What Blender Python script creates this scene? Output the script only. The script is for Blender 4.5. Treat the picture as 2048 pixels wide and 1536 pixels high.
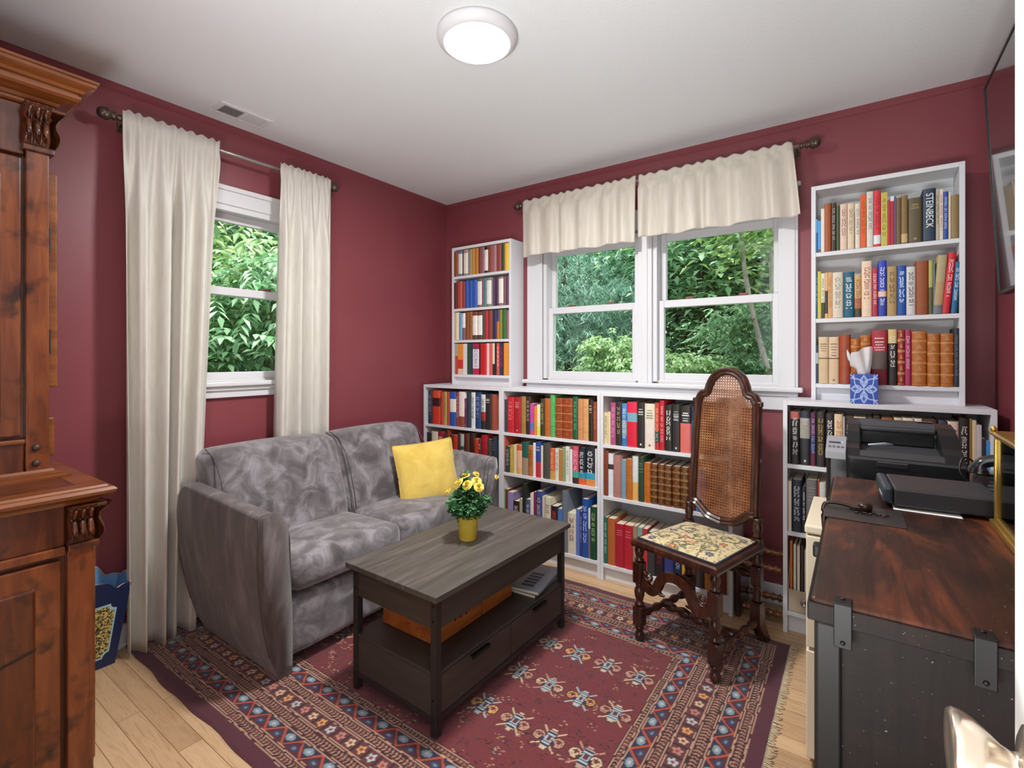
import bpy, bmesh, math, random
import numpy as np
from mathutils import Vector, Matrix
R = math.radians
PI = math.pi
for o in list(bpy.data.objects): bpy.data.objects.remove(o)
sc = bpy.context.scene
COL = sc.collection

# ------------------------------------------------------------ camera
cam_d = bpy.data.cameras.new('camera'); cam = bpy.data.objects.new('camera', cam_d); COL.objects.link(cam)
cam.location = (2.6192, -2.8368, 1.2589)
cam.rotation_euler = (R(90), 0, R(35.137))
cam_d.sensor_width = 36; cam_d.lens = 36*981.33/2048; cam_d.shift_y = -(768-714.4)/2048
cam_d.clip_start = 0.02; cam_d.clip_end = 200
sc.camera = cam
# ------------------------------------------------------------ world, lights, exposure
w = bpy.data.worlds.new('world'); sc.world = w; w.use_nodes = True
wn = w.node_tree.nodes; wn['Background'].inputs[0].default_value = (0.86, 0.93, 1.0, 1); wn['Background'].inputs[1].default_value = 1.35
sun_d = bpy.data.lights.new('sun', 'SUN'); sun_d.energy = 9.0; sun_d.angle = R(50); sun_d.color = (1, .97, .9)
sun = bpy.data.objects.new('sun', sun_d); COL.objects.link(sun); sun.rotation_euler = (R(-4), R(3), 0); sun.location = (0, 0, 12)
up_d = bpy.data.lights.new('unseen_ceiling_fill', 'AREA'); up_d.shape = 'RECTANGLE'; up_d.size = 1.6; up_d.size_y = .8; up_d.energy = 105; up_d.color = (.95, .98, 1)  # added fill light, out of view behind the camera, brightens the ceiling
up = bpy.data.objects.new('unseen_ceiling_fill', up_d); COL.objects.link(up); up.location = (2.2, -3.5, .55); up.rotation_euler = (R(177), 0, 0)
LAMP_STRENGTH = 290.0
sc.view_settings.view_transform = 'Standard'; sc.view_settings.look = 'None'
sc.view_settings.gamma = 1.0; sc.view_settings.use_curve_mapping = False
sc.view_settings.exposure = 0.5
sc.cycles.use_denoising = True
sc.cycles.max_bounces = 10; sc.cycles.diffuse_bounces = 5; sc.cycles.transparent_max_bounces = 16
sc.cycles.sample_clamp_indirect = 6

rnd = random.Random(7)
# ------------------------------------------------------------ colour and materials
def lin(h):
    h = h.lstrip('#'); v = [int(h[i:i+2], 16)/255 for i in (0, 2, 4)]
    return tuple(c/12.92 if c <= .04045 else ((c+.055)/1.055)**2.4 for c in v)
MATS = {}
def bsdf(name):
    m = bpy.data.materials.new(name); m.use_nodes = True
    return m, m.node_tree, m.node_tree.nodes['Principled BSDF']
def plain(h, rough=.5, metal=0., spec=.5, name=None, coat=0.):
    key = (h, rough, metal, spec, coat)
    if key in MATS: return MATS[key]
    m, nt, b = bsdf(name or 'plain_'+h)
    b.inputs['Base Color'].default_value = (*lin(h), 1); b.inputs['Roughness'].default_value = rough
    b.inputs['Metallic'].default_value = metal; b.inputs['Specular IOR Level'].default_value = spec
    b.inputs['Coat Weight'].default_value = coat; b.inputs['Coat Roughness'].default_value = .15
    MATS[key] = m; return m
def ramp(nt, stops, fac):
    r = nt.nodes.new('ShaderNodeValToRGB'); e = r.color_ramp.elements
    while len(e) < len(stops): e.new(.5)
    for el, (p, c) in zip(e, stops): el.position = p; el.color = (*lin(c), 1)
    nt.links.new(fac, r.inputs[0]); return r.outputs[0]
def coords(nt, scale=(1, 1, 1), kind='Object', rot=(0, 0, 0)):
    t = nt.nodes.new('ShaderNodeTexCoord'); mp = nt.nodes.new('ShaderNodeMapping')
    mp.inputs['Scale'].default_value = scale; mp.inputs['Rotation'].default_value = rot
    nt.links.new(t.outputs[kind], mp.inputs[0]); return mp.outputs[0]
def noise(nt, vec, scale, detail=4, rough=.55, dist=0.):
    n = nt.nodes.new('ShaderNodeTexNoise'); n.inputs['Scale'].default_value = scale; n.inputs['Detail'].default_value = detail
    n.inputs['Roughness'].default_value = rough; n.inputs['Distortion'].default_value = dist
    nt.links.new(vec, n.inputs['Vector']); return n.outputs['Fac']
def bump(nt, b, height, strength, dist=.01):
    n = nt.nodes.new('ShaderNodeBump'); n.inputs['Strength'].default_value = strength; n.inputs['Distance'].default_value = dist
    nt.links.new(height, n.inputs['Height']); nt.links.new(n.outputs[0], b.inputs['Normal'])
def mixc(nt, fac, a, b, mode='MIX'):
    n = nt.nodes.new('ShaderNodeMix'); n.data_type = 'RGBA'; n.blend_type = mode
    for sock, v in ((n.inputs[0], fac), (n.inputs[6], a), (n.inputs[7], b)):
        if hasattr(v, 'links'): nt.links.new(v, sock)
        elif isinstance(v, (int, float)): sock.default_value = v
        else: sock.default_value = (*v, 1)
    return n.outputs[2]
def wood(name, stops, scale=(1, 1, 12), nscale=6, rough=.35, dist=1.0, bmp=.15, coat=0., spots=None, spec=.5):
    m, nt, b = bsdf(name); v = coords(nt, scale)
    f = noise(nt, v, nscale, 6, .6, dist); c = ramp(nt, stops, f)
    if spots:
        f2 = noise(nt, coords(nt, (1, 1, 1)), spots[1], 3, .6)
        mr = nt.nodes.new('ShaderNodeMapRange'); mr.inputs[1].default_value = spots[2]; mr.inputs[2].default_value = spots[3]
        nt.links.new(f2, mr.inputs[0]); c = mixc(nt, mr.outputs[0], c, lin(spots[0]))
    nt.links.new(c, b.inputs['Base Color']); b.inputs['Roughness'].default_value = rough
    b.inputs['Coat Weight'].default_value = coat; b.inputs['Coat Roughness'].default_value = .12
    b.inputs['Specular IOR Level'].default_value = spec
    if bmp: bump(nt, b, f, bmp, .002)
    return m
def mottled(name, stops, scale=8, rough=.8, detail=4, bmp=0., dist=0., sheen=0., stretch=(1, 1, 1), bscale=None, coat=0.):
    m, nt, b = bsdf(name); v = coords(nt, stretch)
    f = noise(nt, v, scale, detail, .6, dist); nt.links.new(ramp(nt, stops, f), b.inputs['Base Color'])
    b.inputs['Roughness'].default_value = rough; b.inputs['Sheen Weight'].default_value = sheen
    b.inputs['Coat Weight'].default_value = coat
    if bmp: bump(nt, b, noise(nt, v, bscale or scale*6, 3), bmp, .002)
    return m

# ------------------------------------------------------------ mesh helpers
class MB:
    def __init__(s): s.v = []; s.f = []; s.m = []; s.sm = []
    def add(s, vs, fs, mi=0, smooth=False):
        o = len(s.v); s.v += [tuple(v) for v in vs]
        for f in fs: s.f.append(tuple(i+o for i in f)); s.m.append(mi); s.sm.append(smooth)
        return s
    def box(s, x0, x1, y0, y1, z0, z1, mi=0, M=None):
        vs = [(x, y, z) for z in (z0, z1) for y in (y0, y1) for x in (x0, x1)]
        if M is not None: vs = [tuple(M @ Vector(v)) for v in vs]
        return s.add(vs, [(0, 2, 3, 1), (4, 5, 7, 6), (0, 1, 5, 4), (1, 3, 7, 5), (3, 2, 6, 7), (2, 0, 4, 6)], mi)
    def cbox(s, x0, x1, y0, y1, z0, z1, c=.003, mi=0, M=None):
        """box with chamfered edges"""
        c = min(c, .45*(x1-x0), .45*(y1-y0), .45*(z1-z0))
        bm = bmesh.new(); bmesh.ops.create_cube(bm, size=1)
        for v in bm.verts: v.co = ((x0+x1)/2+v.co.x*(x1-x0), (y0+y1)/2+v.co.y*(y1-y0), (z0+z1)/2+v.co.z*(z1-z0))
        bmesh.ops.bevel(bm, geom=list(bm.edges), offset=c, segments=2, profile=.5, affect='EDGES')
        if M is not None: bm.transform(M)
        bm.verts.index_update()
        s.add([v.co[:] for v in bm.verts], [[v.index for v in f.verts] for f in bm.faces], mi); bm.free(); return s
    def rings(s, rings, closed=True, caps=True, mi=0, smooth=True):
        n = len(rings[0]); vs = [p for r in rings for p in r]; fs = []
        for i in range(len(rings)-1):
            for j in range(n if closed else n-1):
                a, b = i*n+j, i*n+(j+1) % n; fs.append((a, b, b+n, a+n))
        if caps and closed:
            fs.append(tuple(range(n-1, -1, -1))); o = (len(rings)-1)*n; fs.append(tuple(o+j for j in range(n)))
        return s.add(vs, fs, mi, smooth)
    def lathe(s, prof, n=20, M=None, caps=True, mi=0, center=(0, 0)):
        """profile of (radius, z) turned about the z axis"""
        rings = []
        for r, z in prof:
            ring = [Vector((center[0]+r*math.cos(2*PI*k/n), center[1]+r*math.sin(2*PI*k/n), z)) for k in range(n)]
            if M is not None: ring = [M @ p for p in ring]
            rings.append([tuple(p) for p in ring])
        return s.rings(rings, True, caps, mi)
    def tube(s, pts, rad, n=8, mi=0, flat=1.0, up=(0, 0, 1), caps=True, closed=False):
        """sweep an ellipse along points; rad a number or list"""
        pts = [Vector(p) for p in pts]; L = len(pts); rings = []
        for i, p in enumerate(pts):
            a = pts[(i-1) % L] if (closed or i > 0) else pts[0]; b = pts[(i+1) % L] if (closed or i < L-1) else pts[-1]
            t = (b-a).normalized(); u = Vector(up); u = u-t*u.dot(t)
            if u.length < 1e-4: u = Vector((1, 0, 0))-t*t.x
            u.normalize(); v = t.cross(u); r = rad[i] if isinstance(rad, (list, tuple)) else rad
            rings.append([tuple(p+u*(r*math.cos(2*PI*k/n))+v*(r*flat*math.sin(2*PI*k/n))) for k in range(n)])
        if closed: rings.append(rings[0])
        return s.rings(rings, True, caps and not closed, mi)
    def sweep(s, pts, prof, normal, closed=False, mi=0, smooth=False):
        """sweep a 2D profile (a: in-plane outward, b: along normal) along a planar path"""
        pts = [Vector(p) for p in pts]; N = Vector(normal).normalized(); L = len(pts); rings = []
        for i, p in enumerate(pts):
            a = pts[(i-1) % L] if (closed or i > 0) else pts[0]; b = pts[(i+1) % L] if (closed or i < L-1) else pts[-1]
            t = (b-a).normalized(); o = t.cross(N)
            rings.append([tuple(p+o*x+N*y) for x, y in prof])
        if closed: rings.append(rings[0])
        return s.rings(rings, True, not closed, mi, smooth)
    def quad(s, a, b, c, d, mi=0): return s.add([a, b, c, d], [(0, 1, 2, 3)], mi)
    def prism(s, poly, z0, z1, M=None, mi=0):
        n = len(poly); vs = [(x, y, z0) for x, y in poly]+[(x, y, z1) for x, y in poly]
        if M is not None: vs = [tuple(M @ Vector(v)) for v in vs]
        fs = [tuple(range(n-1, -1, -1)), tuple(range(n, 2*n))]+[(i, (i+1) % n, n+(i+1) % n, n+i) for i in range(n)]
        return s.add(vs, fs, mi)
    def grid(s, fn, nu, nv, mi=0, smooth=True):
        vs = [fn(i/nu, j/nv) for j in range(nv+1) for i in range(nu+1)]
        fs = [(j*(nu+1)+i, j*(nu+1)+i+1, (j+1)*(nu+1)+i+1, (j+1)*(nu+1)+i) for j in range(nv) for i in range(nu)]
        return s.add(vs, fs, mi, smooth)
    def rbox(s, c, h, r, n=8, puff=0., fn=None, mi=0):
        """rounded cushion-like box, centre c, half sizes h, corner radius r"""
        bm = bmesh.new(); bmesh.ops.create_cube(bm, size=2)
        bmesh.ops.subdivide_edges(bm, edges=list(bm.edges), cuts=n, use_grid_fill=True)
        hx, hy, hz = h
        for v in bm.verts:
            p = v.co.copy(); q = []
            for k, hk in enumerate(h):
                # denser sampling near the edges
                t = math.copysign(abs(p[k])**.6, p[k]) if abs(p[k]) < 1 else p[k]; q.append(t*hk)
            q = Vector(q); inn = Vector([max(-(hk-r), min(hk-r, q[k])) for k, hk in enumerate(h)])
            d = q-inn
            res = inn+d.normalized()*r if d.length > 1e-9 else q
            if puff:
                for k in range(3):
                    o = [a for a in range(3) if a != k]
                    g = (1-(res[o[0]]/h[o[0]])**2)*(1-(res[o[1]]/h[o[1]])**2)
                    if abs(p[k]) > .999: res[k] += math.copysign(puff*max(0, g), p[k])
            v.co = res+Vector(c)
            if fn: v.co = fn(v.co.copy())
        bm.verts.index_update()
        s.add([v.co[:] for v in bm.verts], [[v.index for v in f.verts] for f in bm.faces], mi, True); bm.free(); return s
    def mesh(s, name, mats):
        me = bpy.data.meshes.new(name); me.from_pydata(s.v, [], s.f)
        for m in (mats if isinstance(mats, (list, tuple)) else [mats]): me.materials.append(m)
        me.polygons.foreach_set('material_index', s.m); me.polygons.foreach_set('use_smooth', s.sm); me.update()
        return me
    def build(s, name, mats, parent=None, loc=None):
        o = bpy.data.objects.new(name, s.mesh(name, mats)); COL.objects.link(o)
        if parent is not None: o.parent = parent
        if loc is not None: o.location = loc
        return o
def tag(o, label, cat, group=None, kind=None):
    o['label'] = label; o['category'] = cat
    if group: o['group'] = group
    if kind: o['kind'] = kind
    return o
def thing(name, label, cat, loc=(0, 0, 0), rz=0., group=None):
    o = bpy.data.objects.new(name, None); o.empty_display_size = .05; COL.objects.link(o)
    o.location = loc; o.rotation_euler = (0, 0, rz); return tag(o, label, cat, group)
def struct(o): o['kind'] = 'structure'; return o
def spline(pts, n=8, closed=False):
    """Catmull-Rom through points"""
    P = [Vector(p) for p in pts]; L = len(P); out = []
    for i in range(L if closed else L-1):
        g = (lambda k: P[k % L]) if closed else (lambda k: P[max(0, min(L-1, k))])
        p0, p1, p2, p3 = g(i-1), g(i), g(i+1), g(i+2)
        for k in range(n):
            t = k/n; out.append(.5*((2*p1)+(p2-p0)*t+(2*p0-5*p1+4*p2-p3)*t*t+(3*p1-p0-3*p2+p3)*t**3))
    if not closed: out.append(P[-1])
    return out
def color_grid_mesh(name, verts, nu, nv, colors, mat):
    """(nu+1)x(nv+1) vertex grid with a colour per vertex"""
    me = bpy.data.meshes.new(name); nV = (nu+1)*(nv+1); nF = nu*nv
    me.vertices.add(nV); me.vertices.foreach_set('co', np.asarray(verts, np.float32).ravel())
    i, j = np.meshgrid(np.arange(nu), np.arange(nv)); a = (j*(nu+1)+i).ravel()
    q = np.stack([a, a+1, a+nu+2, a+nu+1], 1).astype(np.int32)
    me.loops.add(nF*4); me.loops.foreach_set('vertex_index', q.ravel())
    me.polygons.add(nF); me.polygons.foreach_set('loop_start', np.arange(0, nF*4, 4, dtype=np.int32))
    me.polygons.foreach_set('loop_total', np.full(nF, 4, np.int32)); me.polygons.foreach_set('use_smooth', np.ones(nF, bool))
    me.update(calc_edges=True); me.validate()
    ca = me.color_attributes.new('pattern', 'FLOAT_COLOR', 'POINT')
    rgba = np.ones((nV, 4), np.float32); rgba[:, :3] = colors; ca.data.foreach_set('color', rgba.ravel())
    me.materials.append(mat); return me
def attr_mat(name, rough=.9, sheen=0., fuzz=0., fscale=300):
    m, nt, b = bsdf(name); a = nt.nodes.new('ShaderNodeAttribute'); a.attribute_name = 'pattern'
    c = a.outputs['Color']
    if fuzz:
        f = noise(nt, coords(nt), fscale, 2); c = mixc(nt, fuzz, c, ramp(nt, [(.3, '3a3a3a'), (.7, 'e8e8e8')], f), 'OVERLAY')
    nt.links.new(c, b.inputs['Base Color']); b.inputs['Roughness'].default_value = rough; b.inputs['Sheen Weight'].default_value = sheen
    return m
# ------------------------------------------------------------ shared materials
def wall_mat():
    m, nt, b = bsdf('maroon_wall_paint'); v = coords(nt)
    f = noise(nt, v, 1.6, 3); c = ramp(nt, [(.3, '7b3840'), (.7, '823f46')], f)
    nt.links.new(c, b.inputs['Base Color']); b.inputs['Roughness'].default_value = .42; b.inputs['Specular IOR Level'].default_value = .5
    bump(nt, b, noise(nt, v, 260, 2), .06, .002); return m
M_WALL = wall_mat()
def ceil_mat():
    m, nt, b = bsdf('ceiling_paint'); b.inputs['Base Color'].default_value = (*lin('e4e8ea'), 1); b.inputs['Roughness'].default_value = .9
    bump(nt, b, noise(nt, coords(nt), 130, 4, .7), .35, .004); return m
M_CEIL = ceil_mat()
M_WHITE = plain('d0d0d3', .4, name='white_gloss_trim')
M_SHELF = plain('d6d6da', .45, name='white_bookcase_laminate')
def floor_mat():
    m, nt, b = bsdf('oak_strip_floor'); v = coords(nt)
    br = nt.nodes.new('ShaderNodeTexBrick'); br.inputs['Scale'].default_value = 1; br.inputs['Brick Width'].default_value = .85
    br.inputs['Row Height'].default_value = .07; br.inputs['Mortar Size'].default_value = .0012; br.offset = .37; br.inputs['Bias'].default_value = -.05
    br.inputs['Color1'].default_value = (*lin('cfae88'), 1); br.inputs['Color2'].default_value = (*lin('b3926f'), 1); br.inputs['Mortar'].default_value = (*lin('8a6544'), 1)
    nt.links.new(v, br.inputs['Vector'])
    g = noise(nt, coords(nt, (1.6, 22, 1)), 3.2, 6, .6, .9); gc = ramp(nt, [(.25, 'a98a70'), (.5, 'ffffff'), (.75, 'd9c3aa')], g)
    c = mixc(nt, .6, br.outputs['Color'], gc, 'MULTIPLY')
    nt.links.new(c, b.inputs['Base Color']); b.inputs['Roughness'].default_value = .35; bump(nt, b, br.outputs['Fac'], -.15, .001); return m
M_FLOOR = floor_mat()
def glass_mat():
    m = bpy.data.materials.new('window_glass'); m.use_nodes = True; nt = m.node_tree; nt.nodes.clear()
    o = nt.nodes.new('ShaderNodeOutputMaterial'); t = nt.nodes.new('ShaderNodeBsdfTransparent'); g = nt.nodes.new('ShaderNodeBsdfGlossy')
    g.inputs['Roughness'].default_value = .02; fr = nt.nodes.new('ShaderNodeFresnel'); fr.inputs[0].default_value = 1.35
    t.inputs[0].default_value = (.95, .98, .96, 1)
    mx = nt.nodes.new('ShaderNodeMixShader'); nt.links.new(fr.outputs[0], mx.inputs[0]); nt.links.new(t.outputs[0], mx.inputs[1]); nt.links.new(g.outputs[0], mx.inputs[2])
    nt.links.new(mx.outputs[0], o.inputs[0]); return m
M_GLASS = glass_mat()
M_ROD = plain('5a4a42', .35, .6, name='bronze_rod'); M_POLE = plain('aaa49c', .3, .7, name='pewter_pole')
def fabric_translucent(name, h, h2, trans=.35, scale=60):
    m, nt, b = bsdf(name); v = coords(nt, (1, 1, .15))
    c = ramp(nt, [(.3, h), (.7, h2)], noise(nt, v, scale, 3)); nt.links.new(c, b.inputs['Base Color'])
    b.inputs['Roughness'].default_value = .45; b.inputs['Sheen Weight'].default_value = .25; b.inputs['Specular IOR Level'].default_value = .4
    tr = nt.nodes.new('ShaderNodeBsdfTranslucent'); nt.links.new(c, tr.inputs[0])
    mx = nt.nodes.new('ShaderNodeMixShader'); mx.inputs[0].default_value = trans; out = nt.nodes['Material Output']
    nt.links.new(b.outputs[0], mx.inputs[1]); nt.links.new(tr.outputs[0], mx.inputs[2]); nt.links.new(mx.outputs[0], out.inputs[0])
    return m
M_CURT = fabric_translucent('ivory_silk', 'dedad0', 'e8e5de', .33)
M_VAL = fabric_translucent('ivory_silk_valance', 'd2cabd', 'dbd4c8', .22)
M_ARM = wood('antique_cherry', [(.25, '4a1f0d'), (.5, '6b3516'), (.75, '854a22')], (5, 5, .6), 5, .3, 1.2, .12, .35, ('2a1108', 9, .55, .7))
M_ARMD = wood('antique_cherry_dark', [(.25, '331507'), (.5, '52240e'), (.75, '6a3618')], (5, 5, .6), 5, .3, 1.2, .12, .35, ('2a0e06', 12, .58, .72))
M_ARMH = wood('antique_cherry_moulding', [(.25, '4f260e'), (.5, '764019'), (.75, '8e5427')], (5, .6, 5), 5, .32, 1.0, .1, .3)
M_CARVE = wood('carved_dark_wood', [(.3, '2c150b'), (.55, '54280f'), (.8, '7c4a24')], (3, 3, 3), 14, .35, .6, .3, .3)
M_CHAIR = wood('dark_walnut', [(.25, '1c0d08'), (.5, '35190f'), (.75, '52291a')], (4, 4, .8), 8, .26, .8, .06, .5)
M_CHAIRM = wood('dark_walnut_worn', [(.25, '200f0a'), (.5, '3a1c11'), (.75, '5c3220')], (4, 4, .8), 8, .28, .8, .06, .5)
M_TABLE = wood('charcoal_ash_laminate', [(.2, '35322f'), (.5, '4b4742'), (.8, '69645f')], (9, .55, 9), 5, .42, .7, .05)
M_TABLE2 = wood('charcoal_ash_side', [(.2, '2b2623'), (.5, '38322e'), (.8, '463f3a')], (.6, .6, 9), 5, .45, .7, .05)
M_METAL_D = plain('2d2a29', .45, .3, name='dark_metal_frame')
M_CRATE = wood('orange_crate_wood', [(.25, '7a3f18'), (.5, 'a45c26'), (.8, 'bd7a3c')], (6, .6, 6), 5, .4, .8, .08)
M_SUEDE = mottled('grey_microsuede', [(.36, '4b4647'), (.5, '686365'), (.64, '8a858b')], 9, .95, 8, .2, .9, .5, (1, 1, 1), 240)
M_SUEDE_D = mottled('grey_microsuede_brushed_shade', [(.3, '352c2b'), (.5, '4f4644'), (.7, '70676a')], 9, .95, 7, .2, .5, .3, (1.6, 1.6, .45), 240)  # brushed nap streaks; shade of the near arm is put into the darker colour
M_SEAM = plain('4c4749', .9, name='seam_thread')

# ------------------------------------------------------------ room shell
def boxobj(name, x0, x1, y0, y1, z0, z1, m, parent=None, c=0):
    b = MB(); (b.cbox(x0, x1, y0, y1, z0, z1, c) if c else b.box(x0, x1, y0, y1, z0, z1)); return b.build(name, m, parent)
W, H, YF, TH = 3.09, 2.44, -4.3, .14
struct(boxobj('floor', -TH, W+TH, YF, TH, -.1, 0, M_FLOOR))
struct(boxobj('ceiling', -TH, W+TH, YF, TH, H, H+.12, M_CEIL))
LW = (-1.93, -1.19, 1.11, 2.05)      # opening of the left window: y0,y1,z0,z1
b = MB(); y0, y1, z0, z1 = LW
b.box(-TH, 0, YF, y0, 0, H); b.box(-TH, 0, y1, TH, 0, H); b.box(-TH, 0, y0, y1, 0, z0); b.box(-TH, 0, y0, y1, z1, H)
struct(b.build('wall_left', M_WALL))
BW = (.87, 2.30, 1.10, 2.04)         # opening of the back window: x0,x1,z0,z1
b = MB(); x0, x1, z0, z1 = BW
b.box(0, x0, 0, TH, 0, H); b.box(x1, W, 0, TH, 0, H); b.box(x0, x1, 0, TH, 0, z0); b.box(x0, x1, 0, TH, z1, H)
struct(b.build('wall_back', M_WALL))
struct(boxobj('wall_right', W, W+TH, YF, TH, 0, H, M_WALL))
struct(boxobj('wall_front', 0, 1.72, -3.15, -3.03, 0, H, M_WALL))  # unseen partial wall, added to keep sky light off the near sofa arm
def cornice(name, p0, p1, inward):
    b = MB(); d = Vector(inward); prof = [(0, 0), (.012, 0), (.012, .022), (.005, .03), (0, .034)]
    rings = [[tuple(Vector(p)+d*a+Vector((0, 0, -z))) for a, z in prof] for p in (p0, p1)]
    b.rings(rings, True, True, 0, False); return struct(b.build(name, M_WALL))
cornice('trim_1', (0, YF, H), (0, 0, H), (1, 0, 0)); cornice('trim_2', (0, 0, H), (W, 0, H), (0, -1, 0)); cornice('trim_3', (W, 0, H), (W, YF, H), (-1, 0, 0))
for nm, a in (('baseboard_back', (0, W, -.016, 0)), ('baseboard_left', (0, .016, YF, -.016)), ('baseboard_right', (W-.016, W, YF, -.016))):
    b = MB(); b.cbox(a[0], a[1], a[2], a[3], 0, .1, .004); b.cbox(a[0]-(.0 if a[0] < 1 else .006), a[1]+(.006 if a[1] < 1 else 0), a[2]-(.006 if a[1] > 3 and a[0] < 1 else 0), a[3], 0, .02, .004)
    struct(b.build(nm, M_WHITE))

# ------------------------------------------------------------ windows
def sash_window(name, x0, x1, z0, z1, zm, M, parent=None):
    """double hung pair of sashes in local coords: x along wall, y outward, z up"""
    t = parent
    def prt(nm, boxes, m, par):
        b = MB()
        for bx in boxes: b.cbox(*bx, .003, 0, M)
        return b.build(nm, m, par)
    fr = prt('jamb', [(x0-.055, x0-.03, -.0, .13, z0-.05, z1+.06), (x1+.03, x1+.055, 0, .13, z0-.05, z1+.06), (x0-.03, x1+.03, 0.002, .128, z1+.045, z1+.06), (x0-.03, x1+.03, .02, .128, z0-.065, z0-.04)], M_WHITE, t)
    up = prt('upper_sash', [(x0-.03, x0, .075, .105, zm-.02, z1+.045), (x1, x1+.03, .075, .105, zm-.02, z1+.045), (x0, x1, .076, .104, z1, z1+.045), (x0, x1, .076, .104, zm-.02, zm+.012)], M_WHITE, t)
    prt('pane', [(x0-.002, x1+.002, .088, .092, zm, z1+.002)], M_GLASS, up)
    s = .028
    lo = prt('lower_sash', [(x0-.03, x0, .035, .068, z0-.045, zm+.02), (x1, x1+.03, .035, .068, z0-.045, zm+.02), (x0, x1, .0355, .067, zm-.022, zm+.02), (x0, x1, .0355, .067, z0-.045, z0)], M_WHITE, t)
    prt('pane', [(x0-.002, x1+.002, .048, .052, z0-.002, zm)], M_GLASS, lo)
    for fx in (.25, .75):
        xc = x0+(x1-x0)*fx; prt('sash_lock', [(xc-.022, xc+.022, .04, .066, zm+.021, zm+.034)], plain('7a4a3a', .5), lo)
# back window: twin double hung with shared casing
wb = bpy.data.objects.new('window_1', None); COL.objects.link(wb); struct(wb)
I4 = Matrix.Identity(4)
sash_window('l', .935, 1.495, 1.165, 1.945, 1.572, I4, wb); sash_window('r', 1.69, 2.258, 1.165, 1.945, 1.572, I4, wb)
b = MB()
for a, c in ((.762, .88), (2.29, 2.378)):
    b.cbox(a, c, -.018, .0, 1.10, 2.02, .004); b.cbox(a+.012, c-.012, -.024, -.017, 1.10, 2.02, .004)
b.cbox(1.55, 1.635, -.018, .06, 1.10, 2.02, .004); b.cbox(1.575, 1.61, -.024, -.017, 1.1, 2.02, .003)
b.cbox(.762, 2.378, -.0185, .05, 2.02, 2.116, .004); b.cbox(.75, 2.39, -.028, 0, 2.115, 2.135, .004)
b.build('casing', M_WHITE, wb)
b = MB(); b.cbox(.738, 2.4, -.05, .04, 1.083, 1.108, .006); b.build('window_sill', M_WHITE, wb)
b = MB(); b.cbox(.762, 2.378, -.02, 0, .99, 1.083, .004); b.cbox(.762, 2.378, -.03, 0, 1.06, 1.083, .006); b.build('apron', M_WHITE, wb)
# left window: local x -> -Y.. so that local y points outward (-X)
wl = bpy.data.objects.new('window_2', None); COL.objects.link(wl); struct(wl)
ML = Matrix(((0, -1, 0, 0), (1, 0, 0, 0), (0, 0, 1, 0), (0, 0, 0, 1)))
sash_window('l', -1.88, -1.24, 1.182, 1.965, 1.60, ML, wl)
b = MB()
for a, c in ((-2.03, -1.93), (-1.19, -1.09)): b.cbox(0, .018, a, c, 1.10, 2.03, .004); b.cbox(.017, .024, a+.012, c-.012, 1.10, 2.03, .004)
b.cbox(-.002, .0185, -2.03, -1.09, 2.03, 2.116, .004); b.cbox(0, .028, -2.04, -1.08, 2.10, 2.125, .004); b.cbox(-.03, .01, -1.93, -1.19, 2.0, 2.045, .004)
b.build('casing', M_WHITE, wl)
b = MB(); b.cbox(-.04, .05, -2.05, -1.07, 1.112, 1.136, .006); b.build('window_sill', M_WHITE, wl)
b = MB(); b.cbox(0, .02, -2.03, -1.09, 1.055, 1.112, .004); b.cbox(0, .032, -2.03, -1.09, 1.09, 1.112, .006); b.build('apron', M_WHITE, wl)

# ------------------------------------------------------------ ceiling lamp and vent
t = thing('ceiling_light', 'round white flush ceiling lamp with glowing disc at centre of the white ceiling', 'ceiling light', (1.482, -1.443, H))
b = MB(); b.lathe([(.06, 0), (.145, 0), (.147, -.012), (.142, -.026), (.128, -.036), (.114, -.04), (.112, -.036), (.06, -.036)], 48); b.build('housing', plain('d8d8da', .4, name='lamp_housing'), t)
me_, nt, bs = bsdf('lamp_diffuser'); bs.inputs['Base Color'].default_value = (1, 1, 1, 1); bs.inputs['Emission Color'].default_value = (1, .985, .97, 1); bs.inputs['Emission Strength'].default_value = LAMP_STRENGTH
b = MB(); b.lathe([(.112, -.0385), (.10, -.0425), (.06, -.045), (.001, -.046)], 48, None, False); b.build('diffuser', me_, t)
t = thing('ceiling_vent', 'white slotted air register in the ceiling above the tall ivory curtains', 'vent', (.165, -1.637, H))
b = MB()
for a in ((-.065, -.045, -.125, .125), (.045, .065, -.125, .125), (-.045, .045, -.125, -.1), (-.045, .045, .1, .125), (-.045, .045, -.006, .006)): b.cbox(a[0], a[1], a[2], a[3], -.008, 0, .002)
b.build('frame', plain('dcdcdc', .5), t)
b = MB(); b.box(-.046, .046, -.101, .101, -.001, 0); b.build('duct', plain('3a3a3a', .9), t)
for s, e, tilt in ((-.098, -.008, -38), (.008, .098, 38)):
    b = MB(); n = 14
    for i in range(n):
        y = s+(e-s)*(i+.5)/n; b.box(-.045, .045, -.0006, .0006, -.0035, .0035, 0, Matrix.Translation((0, y, -.0045)) @ Matrix.Rotation(R(tilt), 4, 'X'))
    b.build('louvre_bank', plain('d4d4d4', .5), t)

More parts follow.
